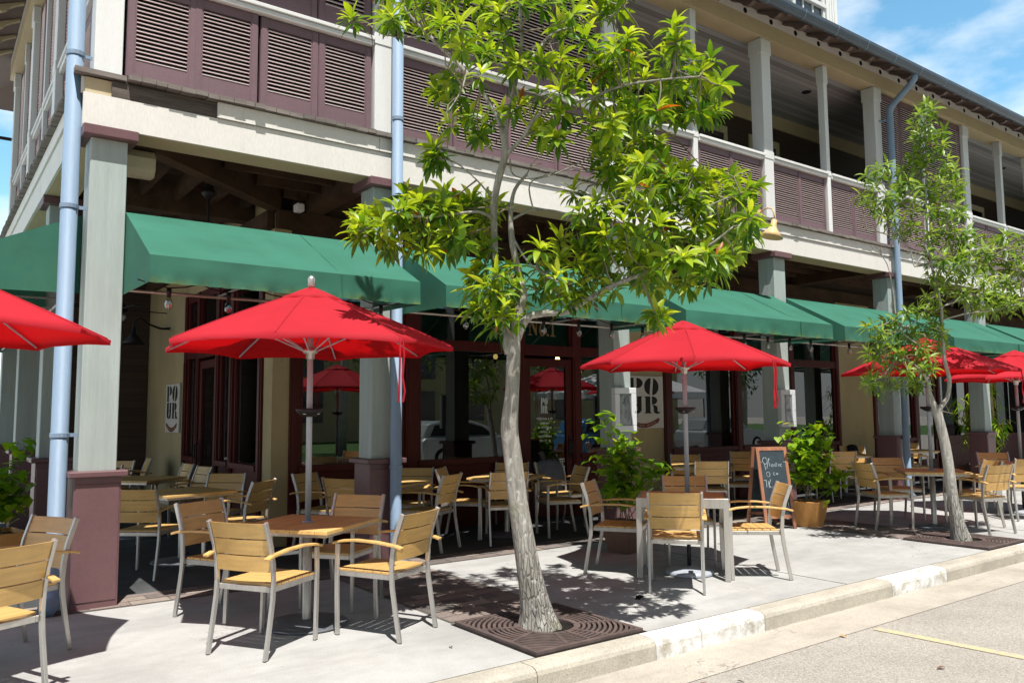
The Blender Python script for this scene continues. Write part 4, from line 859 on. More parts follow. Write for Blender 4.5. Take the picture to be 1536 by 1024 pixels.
# ------------------------------------------------------------------ awnings
def awning(loc, L, P, zt, zf, zb, label, rz=0, nx=48):
    """local: runs along +X, wall at y=0, projects to -Y"""
    t = thing('canvas_awning', label, 'awning', loc, rz, 'green canvas awnings between the columns')
    c = MB(); hem = []; rows = []
    for i in range(9): f = i/8; rows.append((-P*f, zt+(zf-zt)*f, 0.))
    for i in range(0, 7): f = i/6; rows.append((-P-.004*f, zf+(zb-zf)*f, max(0, (f-.6)*2.5)**2))
    for y, z, h in rows:
        for j in range(nx+1):
            x = L*j/nx; k = (0 < j < nx)
            sag = (math.sin(j*math.pi/nx*6)**2)*.006*k*math.sin(math.pi*min(1, -y/P))
            q = Vector((x*1.7+loc[0]*3.1, y*2.3+loc[1], z*2.3)); on = h == 0. and z >= zf
            wob = (mn.noise(q*2.2+Vector((7,1,2)))*.010+mn.noise(Vector((x*6+loc[0],z*1.2,3)))*.007)*k*(0 if on else 1)*min(1,(zf-z)/.08+.0)
            sag += (mn.noise(q)*.018+mn.noise(Vector((x*5+y*3+loc[0],y*.9,1)))*.008)*k*(1 if on else 0)*math.sin(math.pi*min(1,-y/P))
            c.v.append((x, y+wob+(h*.012*math.sin(j*1.7) if k else 0), z-sag+(random.uniform(-.005,.003)*h))); hem.append(h)
    for i in range(len(rows)-1):
        if i == 8: continue
        for j in range(nx): q = i*(nx+1)+j; c.f.append((q,q+1,q+nx+2,q+nx+1)); c.mi.append(0)
    for x in (0, L):
        o = len(c.v); c.v += [(x,0,zt),(x,-P,zf),(x,-P-.004,zb),(x,0,zb+.02)]; hem += [0,0,.12,.12]
        c.f.append((o,o+1,o+2,o+3)); c.mi.append(0)
    c.obj('canvas', 'green', t, att={'hem': hem}, smooth=True)
    n = max(2, int(L/.62)); dz = (zf-zt)/P
    for i in range(1, n):
        s = MB(); x = L*i/n; s.bar((x,-.02,zt-.02*-dz+.002),(x,-P+.02,zf+.0075),.012,.004,(0,0,1)); s.box(x-.006,x+.006,-P-.018,-P-.006,zb+.012,zf-.006)
    s.obj('seam', 'green', t, att={'hem': [0.]*len(s.v)})
    fr = MB().tube([(.03,-P+.03,zb+.06),(L-.03,-P+.03,zb+.06)], .014, 8).tube([(.03,-.02,zb+.06),(L-.03,-.02,zb+.06)], .014, 8)
    for x in (.03, L/3, 2*L/3, L-.03): fr.tube([(x,-.02,zb+.06),(x,-P+.03,zb+.06)], .011, 6); fr.tube([(x,-.02,zt-.06),(x,-P+.03,zf-.05)], .011, 6)
    fr.obj('frame', 'alu', t)
for a, b, l in [(1.352,3.70,'green awning beside the corner column, above the first bay of the arcade'),
    (3.98,7.04,'green awning second from the corner, largely behind the leaning tree'),
    (7.345,10.43,'green awning over the chalkboard bay, just above the second umbrella'),
    (10.74,13.73,'green awning right of the gooseneck lamp column, above the stucco pier'),
    (14.04,17.18,'green awning behind the smaller tree'),
    (17.5,20.58,'green awning at the right edge of the picture'),
    (20.9,23.98,'green awning farthest along the facade')]: awning((a,7.44,0), b-a, .985, 3.30, 2.77, 2.56, l)
for i, (a, b) in enumerate(((10.05,7.72),(12.75,10.42),(15.55,13.12))):
    awning((1.06,a,0), a-b, 1.0, 3.29, 2.82, 2.585, ['green awning end on at the left edge, on the side of the building', 'green awning second along the side of the building', 'green awning last along the side of the building'][i], -math.pi/2)

# ------------------------------------------------------------------ bulbs on a cable under each awning
def bulb_string(x0, x1, y, z, n, label):
    t = thing('string_lights', label, 'string lights', ((x0+x1)/2, y, z), 0, 'bulb strings under the awnings')
    o = t.location; pts = []
    for i in range(n*4+1):
        f = i/(n*4); pts.append((x0+(x1-x0)*f, y, z+.05-abs(math.sin(f*n*math.pi))*.05))
    MB().tube(pts, .0055, 5).obj('cable', 'black', t, shift=o)
    for i in range(n):
        x = x0+(x1-x0)*(i+.5)/n; zz = z-.0
        MB().lathe([(0,0),(.018,0),(.02,-.03),(.016,-.075),(0,-.075)], 10, (x,y,zz)).obj('socket', 'black', t, shift=o, smooth=True)
        MB().lathe([(.013,-.076),(.024,-.095),(.032,-.125),(.028,-.15),(.012,-.168),(0,-.17)], 12, (x,y,zz)).obj('bulb', 'bulb', t, shift=o, smooth=True)
for a, b, n, l in ((1.3,3.6,5,'clear bulb string hanging under the awning beside the corner column'),(4.05,7.0,6,'clear bulb string under the awning behind the leaning tree'),
    (7.4,10.35,6,'clear bulb string under the awning over the chalkboard bay'),(10.8,13.6,5,'clear bulb string under the awning before the stucco pier')):
    bulb_string(a, b, 6.60, 2.545, n, l)

# ------------------------------------------------------------------ lamps, fans, housings
t = thing('gooseneck_lamp', 'tan enamel gooseneck lamp on the cream fascia above the fourth column', 'lamp', (10.05,7.345,4.52))
MB().lathe([(0,0),(.05,0),(.05,-.02),(0,-.025)], 14, axis='y').obj('wall_plate', 'tan_lamp', t)
MB().tube([(0,-.02,0),(-.01,-.08,.03),(-.005,-.16,.045),(.0,-.23,.02),(.0,-.262,-.06),(.0,-.265,-.16)], .012, 8).obj('arm', 'tan_lamp', t, smooth=True)
sh = MB().lathe([(.03,.0),(.042,-.01),(.045,-.10),(.055,-.12),(.10,-.19),(.175,-.27),(.170,-.272),(.09,-.20),(.04,-.13),(0,-.12)], 24)
o = sh.obj('lamp_shade', 'tan_lamp', t, smooth=True); o.location = (0,-.265,-.15); o.rotation_euler = (R(8),R(10),0)
t = thing('wall_lamp', 'black swan neck lamp on the stucco side wall deep in the arcade', 'lamp', (3.365,14.4,3.02))
MB().lathe([(0,0),(.06,0),(.06,.02)], 12).obj('wall_plate', 'black', t)
MB().tube([(0,0,0),(-.15,0,.0),(-.32,0,.06),(-.45,0,.16),(-.55,0,.10),(-.56,0,.0)], .018, 8).obj('arm', 'black', t, smooth=True)
MB().lathe([(.03,.0),(.05,-.12),(.20,-.28),(.19,-.28),(0,-.12)], 18, (-.56,0,0)).obj('lamp_shade', 'black', t, smooth=True)
def fan(x, y, zc, zb, label, rz):
    t = thing('ceiling_fan', label, 'fan', (x,y,zb), rz, 'ceiling fans in the arcade')
    MB().lathe([(.05,zc-zb+.05),(.052,zc-zb-.0),(.075,zc-zb-.02),(.075,zc-zb-.05),(.03,zc-zb-.1),(0,zc-zb-.1)], 16).obj('ceiling_cup', 'black', t, smooth=True)
    MB().tube([(0,0,.06),(0,0,zc-zb-.08)], .014, 8).obj('rod', 'black', t)
    MB().lathe([(0,.09),(.06,.08),(.11,.03),(.11,-.03),(.06,-.06),(0,-.06)], 18).obj('motor', 'black', t, smooth=True)
    MB().lathe([(.05,-.062),(.085,-.08),(.09,-.11),(.06,-.15),(0,-.165)], 14).obj('light_bowl', 'decal', t, smooth=True)
    for k in range(4):
        a = k*math.pi/2; c, s = math.cos(a), math.sin(a)
        MB().bar((c*.10,s*.10,0),(c*.62,s*.62,.0), .13, .012, (s*.15,-c*.15,1)).obj('blade', 'black', t)
fan(2.45,8.93,4.02,3.25,'ceiling fan above the table nearest the corner column, rod showing over the awning',.5)
fan(2.1,11.75,4.05,2.98,'ceiling fan deep in the side arcade, blades just right of the corner column',.2)
fan(7.9,8.6,4.2,3.1,'ceiling fan in front of the glazed door',.9)
t = thing('beige_floodlight', 'beige curved housing under the beam beside the corner column', 'floodlight', (1.40,7.88,3.88))
hp = [(-.11,.10),(.05,.11),(.10,.03),(.09,-.07),(.03,-.14),(-.11,-.12)]
MB().prism(hp, lambda q: (-.04,-q[0],q[1]), lambda q: (.26,-q[0],q[1])).obj('housing', 'beige', t, bevel=.012)
MB().bar((.08,0,.1),(.08,0,.3),.04,.02).obj('bracket', 'black', t)
t = thing('security_camera', 'small pale security camera on a bracket under the arcade beam', 'camera', (3.35,8.6,3.93))
MB().box(-.045,.045,-.07,.05,-.1,-.01).obj('body', 'boxwhite', t, bevel=.01); MB().tube([(0,0,-.02),(0,.0,.12)],.012,8).obj('bracket','black',t)

# ------------------------------------------------------------------ signs
def fat_letters(mb, W, H):
    """P O over U R: heavy modern face with white inner cuts"""
    def arc(cx, cz, rx, rz_, a0, a1, n=14): return [(cx+rx*math.cos(R(a0+(a1-a0)*i/n)), cz+rz_*math.sin(R(a0+(a1-a0)*i/n))) for i in range(n+1)]
    L = []
    def put(poly, x0, z0, w, h): L.append([(x0+p[0]*w, z0+p[1]*h) for p in poly])
    w, h = W*.38, H*.325; xa, xb = W*.09, W*.50; z1, z0 = H*.635, H*.285
    # P
    put([(.0,1),(.0,.96),(.07,.93),(.07,.07),(.0,.04),(.0,0),(.46,0),(.46,.04),(.38,.07),(.38,1)], xa, z1, w, h)
    put([(.58,1.0)]+arc(.58,.70,.40,.30,90,-90)+[(.50,.42),(.48,.38),(.58,.46)], xa, z1, w, h)
    # O : two halves about a slanted cut
    put(arc(.5,.5,.49,.52,100,260)+[(.36,.05),(.46,.95)], xb, z1, w, h)
    put(arc(.5,.5,.49,.52,-80,80)+[(.64,.95),(.54,.05)], xb, z1, w, h)
    # U
    put([(.0,1),(.0,.96),(.08,.93),(.08,.25)]+arc(.38,.22,.30,.24,180,270,8)+[(.42,.06),(.40,.2),(.40,.93),(.48,.96),(.48,1)], xa, z0, w, h)
    put([(.60,1),(.60,.55),(.52,.5),(.52,.46),(.60,.42),(.60,.2),(.50,.08),(.46,-.02)]+arc(.5,.24,.38,.26,-80,0,8)+[(.88,.93),(.95,1)], xa, z0, w, h)
    # R
    put([(.0,1),(.0,.96),(.08,.93),(.08,.07),(.0,.04),(.0,0),(.48,0),(.48,.04),(.40,.07),(.40,1)], xb, z0, w, h)
    put([(.52,1)]+arc(.56,.76,.32,.24,90,-80)+[(.52,.50)], xb, z0, w, h)
    put([(.54,.49),(.70,.49),(.88,.40),(.90,.12),(.96,.06),(1.04,.12),(1.06,.06),(.96,-.03),(.78,-.02),(.64,.06),(.62,.38)], xb, z0, w, h)
    for p in L: mb.prism(p, lambda q: (q[0],-.003,q[1]), lambda q: (q[0],.002,q[1]))
def pour_board(name, W, H, label, loc, rz):
    t = thing(name, label, 'sign', loc, rz)
    MB().box(0,W,0.0,.035,0,H).obj('board', 'signwhite', t, bevel=.004)
    lm = MB(); fat_letters(lm, W, H); lm.obj('letters', 'inkblack', t)
    rb = MB(); n = 18; up, lo = [], []
    for i in range(n+1):
        f = i/n; x = W*(.10+.76*f); z = H*(.145-.105*math.sin(math.pi*f)); up.append((x,z+H*.055)); lo.append((x,z-H*.03))
    rb.prism(lo+[(W*.89,H*.17)]+up[::-1]+[(W*.07,H*.17)], lambda q: (q[0],-.003,q[1]), lambda q: (q[0],.002,q[1])); rb.obj('ribbon', 'inkred', t)
    tx = MB()
    for i in range(13):
        f = .12+.76*i/12; x = W*(.10+.76*f); z = H*(.145-.105*math.sin(math.pi*f)+.012); a = math.cos(math.pi*f)*-.33
        if i in (7,): continue
        g = H*.018; tx.bar((x-g*.6,-.0045,z-a*0-g),(x-g*.6,-.0045,z+g),.005,.003,(0,1,0)); tx.bar((x-g*.6,-.0045,z+g*.8),(x+g*.6,-.0045,z+g*.8*(1 if i%2 else -1)),.005,.003,(0,1,0))
        if i%3: tx.bar((x+g*.6,-.0045,z-g),(x+g*.6,-.0045,z+g*.9),.005,.003,(0,1,0))
    tx.obj('ribbon_lettering', 'inktan', t)
pour_board('wall_sign', .90, .86, 'large white pour sign with red ribbon on the front pier, partly behind a menu case', (9.135,9.362,1.285), 0)
pour_board('wall_sign', .86, .79, 'narrow looking white pour sign on the stucco side wall in the arcade', (3.332,14.36,1.28), -math.pi/2)
# gold number on the transom glass
t = thing('gold_lettering', 'gold No.1 lettering on the dark transom glass over the door', 'lettering', (7.235,9.424,2.705))
g = MB()
def flat(poly): g.prism(poly, lambda q: (q[0],-.004,q[1]), lambda q: (q[0],0,q[1]))
h = .27
flat([(.0,0),(.075,0),(.075,.012),(.045,.02),(.045,h-.03),(.03,h-.03),(.03,.02),(.0,.012)])
flat([(.0,h),(.055,h),(.165,.06),(.165,.0),(.15,.0),(.03,h-.04)]); flat([(.15,.07),(.165,.07),(.165,h-.02),(.195,h-.012),(.195,h),(.125,h),(.125,h-.012),(.15,h-.02)])
n = 24
for a0, a1 in ((0,180),(180,360)):
    ou = [(.275+.062*math.cos(R(a0+(a1-a0)*i/n)), .088+.094*math.sin(R(a0+(a1-a0)*i/n))) for i in range(n+1)]
    inn = [(.275+.034*math.cos(R(a0+(a1-a0)*i/n)), .088+.078*math.sin(R(a0+(a1-a0)*i/n))) for i in range(n+1)]
    flat(ou+inn[::-1])
flat([(.375+.02*math.cos(R(30*i)), .02+.022*math.sin(R(30*i))) for i in range(12)])
flat([(.42,0),(.53,0),(.53,.012),(.49,.02),(.49,h),(.475,h),(.425,h-.03),(.425,h-.045),(.458,h-.035),(.458,.02),(.42,.012)])
g.obj('characters', 'gold', t)
# white decal on the door glass
t = thing('door_decal', 'small white pour logo and lines of lettering on the door glass', 'decal', (7.53,9.421,1.43))
d = MB(); fat_letters(d, .16, .34); d2 = MB()
d2.v = [(x-.08, y, z+.02) for x,y,z in d.v]; d2.f = d.f; d2.mi = d.mi; d2.obj('logo', 'decal', t)
r = MB(); up = [(-.075+.15*i/10, .10-.03*math.sin(math.pi*i/10)) for i in range(11)]
r.prism([(x,z-.02) for x,z in up]+up[::-1], lambda q: (q[0],-.003,q[1]), lambda q: (q[0],0,q[1])); r.obj('ribbon', 'inkred', t)
ln = MB(); random.seed(5)
for k, wd in enumerate((.30,.16,.26,.18,.26,.18)):
    z = .02-k*.065; x = -wd/2
    while x < wd/2:
        if random.random() < .88:
            ln.box(x, x+.005, -.003, 0, z, z+.026+(random.random()<.25)*.012); ln.box(x+.0051, x+.013, -.003, 0, z+random.choice((0,.011,.02)), z+random.choice((.006,.026)) if False else z+.026)
            if random.random() < .5: ln.box(x+.0131, x+.017, -.003, 0, z, z+.02)
        x += .022
ln.obj('lettering', 'decal', t)
random.seed(21)
def menu_case(x, label, z0, z1, w):
    t = thing('menu_case', label, 'menu case', (x,7.398,z0), 0, 'white menu cases on the columns')
    H = z1-z0; f = MB().box(0,w,-.075,-.002,0,.075).box(0,w,-.075,-.002,H-.075,H).box(0,.085,-.075,-.002,.0751,H-.0751).box(w-.085,w,-.075,-.002,.0751,H-.0751).box(.085,w-.085,-.02,-.003,.0751,H-.0751)
    f.obj('case_frame', 'boxwhite', t, bevel=.006)
    MB().box(.09,w-.09,-.056,-.052,.08,H-.08).obj('menu_sheet', 'paper', t)
    MB().box(.086,w-.086,-.066,-.062,.076,H-.076).obj('pane', 'clearpane', t)
    MB().lathe([(0,-.08),(.012,-.079),(.012,-.075)], 8, (w-.03,0,H*.45), axis='y').obj('lock', 'alu', t)
menu_case(6.985, 'white framed menu case on the column left of the pour sign', 1.31, 1.86, .375)
menu_case(10.40, 'white framed menu case on the column above the chalkboard plant', 1.31, 1.87, .36)

# chalkboard sandwich sign
t = thing('sandwich_board', 'wooden framed chalkboard sandwich sign with chalk writing, on the pavement', 'sign', (9.30,6.78,.003), R(-22))
tilt = R(10); Hs, Ws = 1.08, .46
def panel(sgn):
    def P(x, d, z):   # d = out of the face
        return (x, sgn*(-.235+z*math.sin(tilt)) + sgn*-d*math.cos(tilt), z*math.cos(tilt)+0*d)
    def pb(mb, x0,x1,d0,d1,z0,z1):
        vs = [P(x,d,z) for z in (z0,z1) for x,d in ((x0,d0),(x1,d0),(x1,d1),(x0,d1))]
        return mb.add(vs, [(0,1,2,3),(4,5,6,7),(0,1,5,4),(1,2,6,5),(2,3,7,6),(3,0,4,7)])
    f = MB(); w = Ws/2
    pb(f,-w,-w+.045,-.012,.012,0,Hs); pb(f,w-.045,w,-.012,.012,0,Hs); pb(f,-w+.0451,w-.0451,-.012,.012,Hs-.045,Hs); pb(f,-w+.0451,w-.0451,-.012,.012,.14,.185)
    fo = f.obj('frame' if sgn > 0 else 'back_frame', 'boardwood', t, bevel=.002)
    pb(MB(),-w+.04,w-.04,-.004,.004,.18,Hs-.04).obj('blackboard', 'board', fo)
    return P
P = panel(1); panel(-1)
ck = MB()
def stroke(pts, w=.006):
    w *= .72
    for a, b in zip(pts, pts[1:]): ck.bar(P(a[0],.006,a[1]), P(b[0],.006,b[1]), w, .0025, (0,-1,.17))
def C2(cx, cz, rx, rz_, a0, a1, n=10): return [(cx+rx*math.cos(R(a0+(a1-a0)*i/n)), cz+rz_*math.sin(R(a0+(a1-a0)*i/n))) for i in range(n+1)]
stroke(C2(-.115,.90,.036,.045,0,360), .008); stroke([(-.13,.87),(-.118,.78)], .008); stroke([(-.10,.80),(-.06,.90),(-.045,.93),(-.065,.92)], .008)
stroke([(-.175,.895),(-.168,.88)]); stroke([(.165,.885),(.172,.87)]); stroke([(.176,.885),(.183,.87)])
for i, x in enumerate((-.05,-.015,.015,.05,.08,.115)):   # "lantinc"
    if i in (0,3): stroke([(x,.875),(x,.82)]); 
    if i in (1,): stroke(C2(x,.835,.013,.016,20,330)); stroke([(x+.014,.852),(x+.015,.818)])
    if i in (2,4): stroke([(x,.818),(x,.85),(x+.018,.85),(x+.02,.818)])
    if i == 3: stroke([(x-.012,.86),(x+.012,.86)])
    if i == 5: stroke(C2(x+.01,.835,.015,.018,50,310))
stroke(C2(-.09,.72,.026,.032,0,360)); stroke(C2(.0,.725,.014,.018,30,330)); stroke([(.03,.71),(.04,.735),(.05,.71),(.06,.735)])
stroke([(-.165,.645),(-.13,.64),(-.135,.55)], .008); stroke([(-.10,.63),(-.10,.54)], .008); stroke([(-.065,.65),(-.10,.58),(-.07,.54)], .008)
stroke([(-.05,.56),(-.045,.53),(-.03,.56),(-.025,.49),(-.04,.48)], .006)
for i in range(46):
    x = random.uniform(-.02,.155); z = .52+.045*math.sin((x+.02)/.175*math.pi)+random.uniform(-.035,.03); stroke([(x,z),(x+random.uniform(-.01,.01),z+.016)], .005)
for i in range(16):
    x = random.uniform(.06,.16); z = random.uniform(.24,.40); stroke([(x,z),(x+random.uniform(-.02,.02),z+random.uniform(.02,.05))], .006)
ck.obj('chalk_writing', 'chalk', t)
MB().bar((-.2,-.19,.16),(-.2,.19,.16),.012,.012).bar((.2,-.19,.16),(.2,.19,.16),.012,.012).obj('spreader', 'black', t)

# jacket over a chair back, bag on another
def drape(name, mat, cx, cy, ang, z0, z1, w, label, cat):
    o = MB(); n = 10; m = 14
    prof = []
    for i in range(m+1):
        f = i/m
        if f < .5: q = f/.5; z = z0+(z1-z0)*q; prof.append((uy(z)-.05+.02*max(0,q-.8)*5, z))
        else: q = (f-.5)/.5; z = z1-(z1-z0)*.82*q; prof.append((uy(z)+.034-.02*max(0,.2-q)*5, z))
    for i, (y, z) in enumerate(prof):
        for j in range(n+1):
            x = -w/2+w*j/n; taper = 1-.14*((z-z0)/(z1-z0))**2
            fold = .012*math.sin(j*1.9+z*9)*(1-abs(i-m/2)/(m/2)*.0)*(.3 if abs(i-m/2) < 2 else 1)
            o.v.append((x*taper, y+fold*(1 if i > m/2 else -1), z - (.03*(abs(j/n-.5)*2)**2)))
    for i in range(m):
        for j in range(n): q = i*(n+1)+j; o.f.append((q,q+1,q+n+2,q+n+1)); o.mi.append(0)
    ob = o.obj(name, mat, None, smooth=True); ob.location = (cx,cy,.004); ob.rotation_euler = (0,0,R(ang-90)); tag(ob, label, cat)
drape('jacket', 'cloth', 7.16, 8.62, -96, .47, .895, .44, 'grey blue jacket hanging over a chair back by the door', 'jacket')
drape('bag', 'black', 14.62, 8.68, -138, .62, .885, .22, 'black bag hanging on a chair before the stucco pier', 'bag')

# hanging board on the far end of the side gallery
t = thing('projecting_sign', 'dark round topped board on a bracket at the far left end of the gallery', 'sign', (1.05,15.75,6.25))
MB().tube([(0,0,0),(-.75,0,0)], .03, 8).obj('bracket', 'black', t)
MB().prism([(-.3,-1.6)]+[(.3,-1.6)]+[(.3*math.cos(R(15*i)), .25+.3*math.sin(R(15*i))) for i in range(13)], lambda q: (-.66+q[0],-.03,q[1]), lambda q: (-.66+q[0],.03,q[1])).obj('board', 'inkblack', t)

# ------------------------------------------------------------------ street trees
from mathutils import noise as mn
def catmull(pts, k=4):
    out = []
    for i in range(len(pts)-1):
        p0 = pts[max(i-1,0)]; p1 = pts[i]; p2 = pts[i+1]; p3 = pts[min(i+2,len(pts)-1)]
        for j in range(k):
            t = j/k
            out.append(tuple(.5*((2*p1[a])+(-p0[a]+p2[a])*t+(2*p0[a]-5*p1[a]+4*p2[a]-p3[a])*t*t+(-p0[a]+3*p1[a]-3*p2[a]+p3[a])*t**3) for a in range(4)))
    out.append(pts[-1]); return out
def leaf(mb, tint, base, d, up, L, W, droop, tv, nseg=4):
    d = d.normalized(); side = d.cross(up)
    if side.length < 1e-3: side = d.cross(Vector((1,0,0)))
    side.normalize(); o = len(mb.v); p = Vector(base); q = d.copy(); st = L/nseg
    shape = (.22,.85,1.0,.62,.0) if nseg == 4 else (.3,1.,.0)
    nrm0 = side.cross(q).normalized()
    for i in range(nseg+1):
        w = W*shape[i]*.5; nr = side.cross(q).normalized()
        mb.v += [tuple(p - side*w + nr*w*.35), tuple(p), tuple(p + side*w + nr*w*.35)]
        q = (q + Vector((0,0,-1))*droop/nseg).normalized(); p = p + q*st
    for i in range(nseg):
        for j in (0,1):
            a = o+i*3+j; mb.f.append((a,a+1,a+4,a+3)); mb.mi.append(0); tint.append(tv)
def rosette(mb, tint, c, axis, n, L, W, bright=0.):
    axis = axis.normalized(); x = axis.orthogonal().normalized(); y = axis.cross(x)
    a0 = random.uniform(0, 6.28)
    for i in range(n):
        f = i/n; el = R(68-105*f + random.uniform(-14,14)); az = a0 + i*2.39996 + random.uniform(-.3,.3)
        d = axis*math.sin(el) + (x*math.cos(az)+y*math.sin(az))*math.cos(el)
        l = L*random.uniform(.68,1.12)*(.75+.25*math.sin(math.pi*min(1,f*1.1+.1)))
        # leaves at the tip of the shoot are yellower than the ones below
        tv = max(0, min(.94, .80-.62*f+random.gauss(0,.14)+bright))
        if random.random() < .005: tv = 1.
        leaf(mb, tint, c - axis*(.05*f) + d*.012, d, axis, l, W*random.uniform(.8,1.15)*l/L, random.uniform(.5,1.4), tv)
def tree(name, label, base, BR, CL, leafm, barkm, L, W, nl, base_r, group):
    t = thing(name, label, 'tree', base, 0, group)
    skel = []
    tr = MB(); lm = MB()
    for bi, b in enumerate(BR):
        p = catmull([tuple(q[:3])+(q[3]*(.84 if L < .165 else 1)*((.70 if q[2] > .5 else .86-.32*max(0,q[2])) if bi == 0 else .80),) for q in b], 6 if bi == 0 else 4)
        skel += [Vector(q[:3]) for q in p[(len(p)//3 if bi else len(p)-3):]]
        if bi == 0:
            n = 28; o = len(tr.v); k = len(p)
            p = [tuple(p[0][:2])+(-.04,p[0][3]*1.12)]+p
            k = len(p)
            for i, q in enumerate(p):
                c = Vector(q[:3])
                for j in range(n):
                    a = 2*math.pi*j/n
                    dv = Vector((math.cos(a), math.sin(a), 0))
                    rr = q[3]*(1+.13*mn.noise(Vector((dv.x*1.6, dv.y*1.6, q[2]*1.2)))+.07*mn.noise(Vector((dv.x*5, dv.y*5, q[2]*1.5+5)))+.035*mn.noise(Vector((dv.x*13, dv.y*13, q[2]*4))))
                    low = max(0, 1-q[2]/.35); rr *= 1+.10*low*math.sin(a*5+1)**2
                    # old wound down the street side of the trunk
                    rr *= 1-.30*max(0,1-abs((a-R(300)+math.pi)%(2*math.pi)-math.pi)/.22)*max(0,1-abs(q[2]-.34)/.30)
                    tr.v.append(tuple(c+dv*rr))
            for i in range(k-1):
                for j in range(n): tr.f.append((i*n+j,i*n+(j+1)%n,(i+1)*n+(j+1)%n,(i+1)*n+j)); tr.mi.append(0)
        else:
            pr = []
            for i, q in enumerate(p): pr.append(q[3]*(1+.14*mn.noise(Vector(q[:3])*7)))
            lm.tube([q[:3] for q in p], pr, 10 if p[0][3] > .03 else 6)
    tr.obj('trunk', barkm, t, smooth=True, shift=base); 
    tw = MB(); lf = MB(); tint = []
    for c in CL:
        c = Vector(c); s = min(skel, key=lambda q: (q-c).length)
        dv = (c-s); ln = dv.length
        mid = s+dv*.5+Vector((random.uniform(-.1,.1), random.uniform(-.1,.1), -.06-.05*random.random()))*ln
        e1 = c - Vector((0,0,.02)); path = [s, s.lerp(mid,.55)+Vector((random.uniform(-.03,.03),random.uniform(-.03,.03),0))*ln, mid, mid.lerp(e1,.55)+Vector((random.uniform(-.04,.04),random.uniform(-.04,.04),-.02))*ln, e1]
        tw.tube(path, [.0075,.0062,.0055,.0048,.004] if L > .14 else [.006,.005,.005,.004,.004], 5, cap=False)
        ax = (dv.normalized()*.55 + Vector((random.uniform(-.45,.45), random.uniform(-.45,.45), .85))).normalized()
        br = random.uniform(-.12,.10)
        rosette(lf, tint, c, ax, nl+random.randint(-3,3), L, W, br)
        if random.random() < .6:   # a smaller side shoot
            q = c.lerp(mid,.45)+Vector((random.uniform(-.08,.08),random.uniform(-.08,.08),random.uniform(-.05,.04)))*(L/.17)
            rosette(lf, tint, q, Vector((random.uniform(-.8,.8),random.uniform(-.8,.8),.7)), int(nl*.55), L*.85, W*.9, br-.08)
    for k in range(30):      # bare twigs in the thin middle of the crown
        s = random.choice(skel); d = Vector((random.uniform(-1,1),random.uniform(-1,1),random.uniform(-.2,.9))).normalized()*random.uniform(.15,.42)*(L/.17)
        a = s+d*.5+Vector((random.uniform(-.05,.05),random.uniform(-.05,.05),random.uniform(-.04,.04)))
        tw.tube([s,a,s+d], [.005,.0038,.0022], 5, cap=False)
        e = a+Vector((random.uniform(-.15,.15),random.uniform(-.15,.15),random.uniform(0,.15))); tw.tube([a,a.lerp(e,.5)+Vector((.01,.01,.015)),e], [.003,.0025,.0016], 4, cap=False)
    lm.obj('limbs', barkm, t, smooth=True, shift=base)
    tw.obj('twigs', 'twig', t, smooth=True, shift=base)
    lf.obj('foliage', leafm, t, smooth=True, att={'tint': tint}, shift=base)
    print(name, len(lf.f)); return t
GTREE = 'street trees in iron grates'
tree('street_tree', 'larger lime green street tree with a leaning grey trunk in front of the arcade', (3.717,4.70,0), T1B, T1C, 'leaf1', 'bark', .168, .049, 20, .14, GTREE)
tree('street_tree', 'smaller grey green street tree at right with a pale slim trunk', (10.07,4.69,0), T2B, T2C, 'leaf2', 'bark2', .160, .039, 15, .11, GTREE)

def grate(x0, x1, y0, y1, label, cx, cy):
    t = thing('tree_grate', label, 'tree grate', ((x0+x1)/2,(y0+y1)/2,0), 0, 'cast iron tree grates'); o = t.location
    MB().box(x0-.02,x1+.02,y0-.02,y1+.02,-.05,.0045).obj('soil_bed', 'pit', t, shift=o)
    g = MB(); z0, z1 = .006, .026; w = (x1-x0)/2; hx, hy = (x0+x1)/2, (y0+y1)/2
    e = .035
    for a in ((x0,x1,y0,y0+e),(x0,x1,y1-e,y1),(x0,x0+e,y0+e,y1-e),(x1-e,x1,y0+e,y1-e)): g.box(*a, z0, z1)
    n = 72
    def clipbox(r, a):
        x = math.cos(a)*r; y = math.sin(a)*r; m = w-e+.002
        return hx+max(-m,min(m,x)), hy+max(-m,min(m,y))
    r = .195; ri = 0
    while r < w*1.36:
        r2 = r+(.045 if ri == 0 else .021)
        for i in range(n):
            a, b = 2*math.pi*i/n, 2*math.pi*(i+1)/n
            q = [clipbox(r,a),clipbox(r,b),clipbox(r2,b),clipbox(r2,a)]
            if abs((q[0][0]-q[2][0])*(q[1][1]-q[3][1])-(q[0][1]-q[2][1])*(q[1][0]-q[3][0])) < 1e-6: continue
            vs = [(p[0],p[1],z) for z in (z0,z1-.002) for p in q]
            g.add(vs, [(0,3,2,1),(4,5,6,7),(0,1,5,4),(2,3,7,6)])
        r = r2+.017; ri += 1
    for k in range(8):
        a = k*math.pi/4+.39; c, s = math.cos(a), math.sin(a); m = (w-e)/max(abs(c),abs(s))
        g.bar((hx+c*.2,hy+s*.2,(z0+z1)/2),(hx+c*m,hy+s*m,(z0+z1)/2),.03,z1-z0+.001)
    for a in ((hx-.012,hx+.012,y0+e,hy-.2),(hx-.012,hx+.012,hy+.2,y1-e)): g.box(*a, z0, z1+.002)
    g.obj('grating', 'rust', t, shift=o)
    return t
grate(3.25, 4.21, 4.175, 5.155, 'rusty cast iron grate around the leaning tree trunk', 3.72, 4.7)
grate(9.60, 10.56, 4.175, 5.135, 'rusty cast iron grate around the smaller tree trunk', 10.07, 4.69)

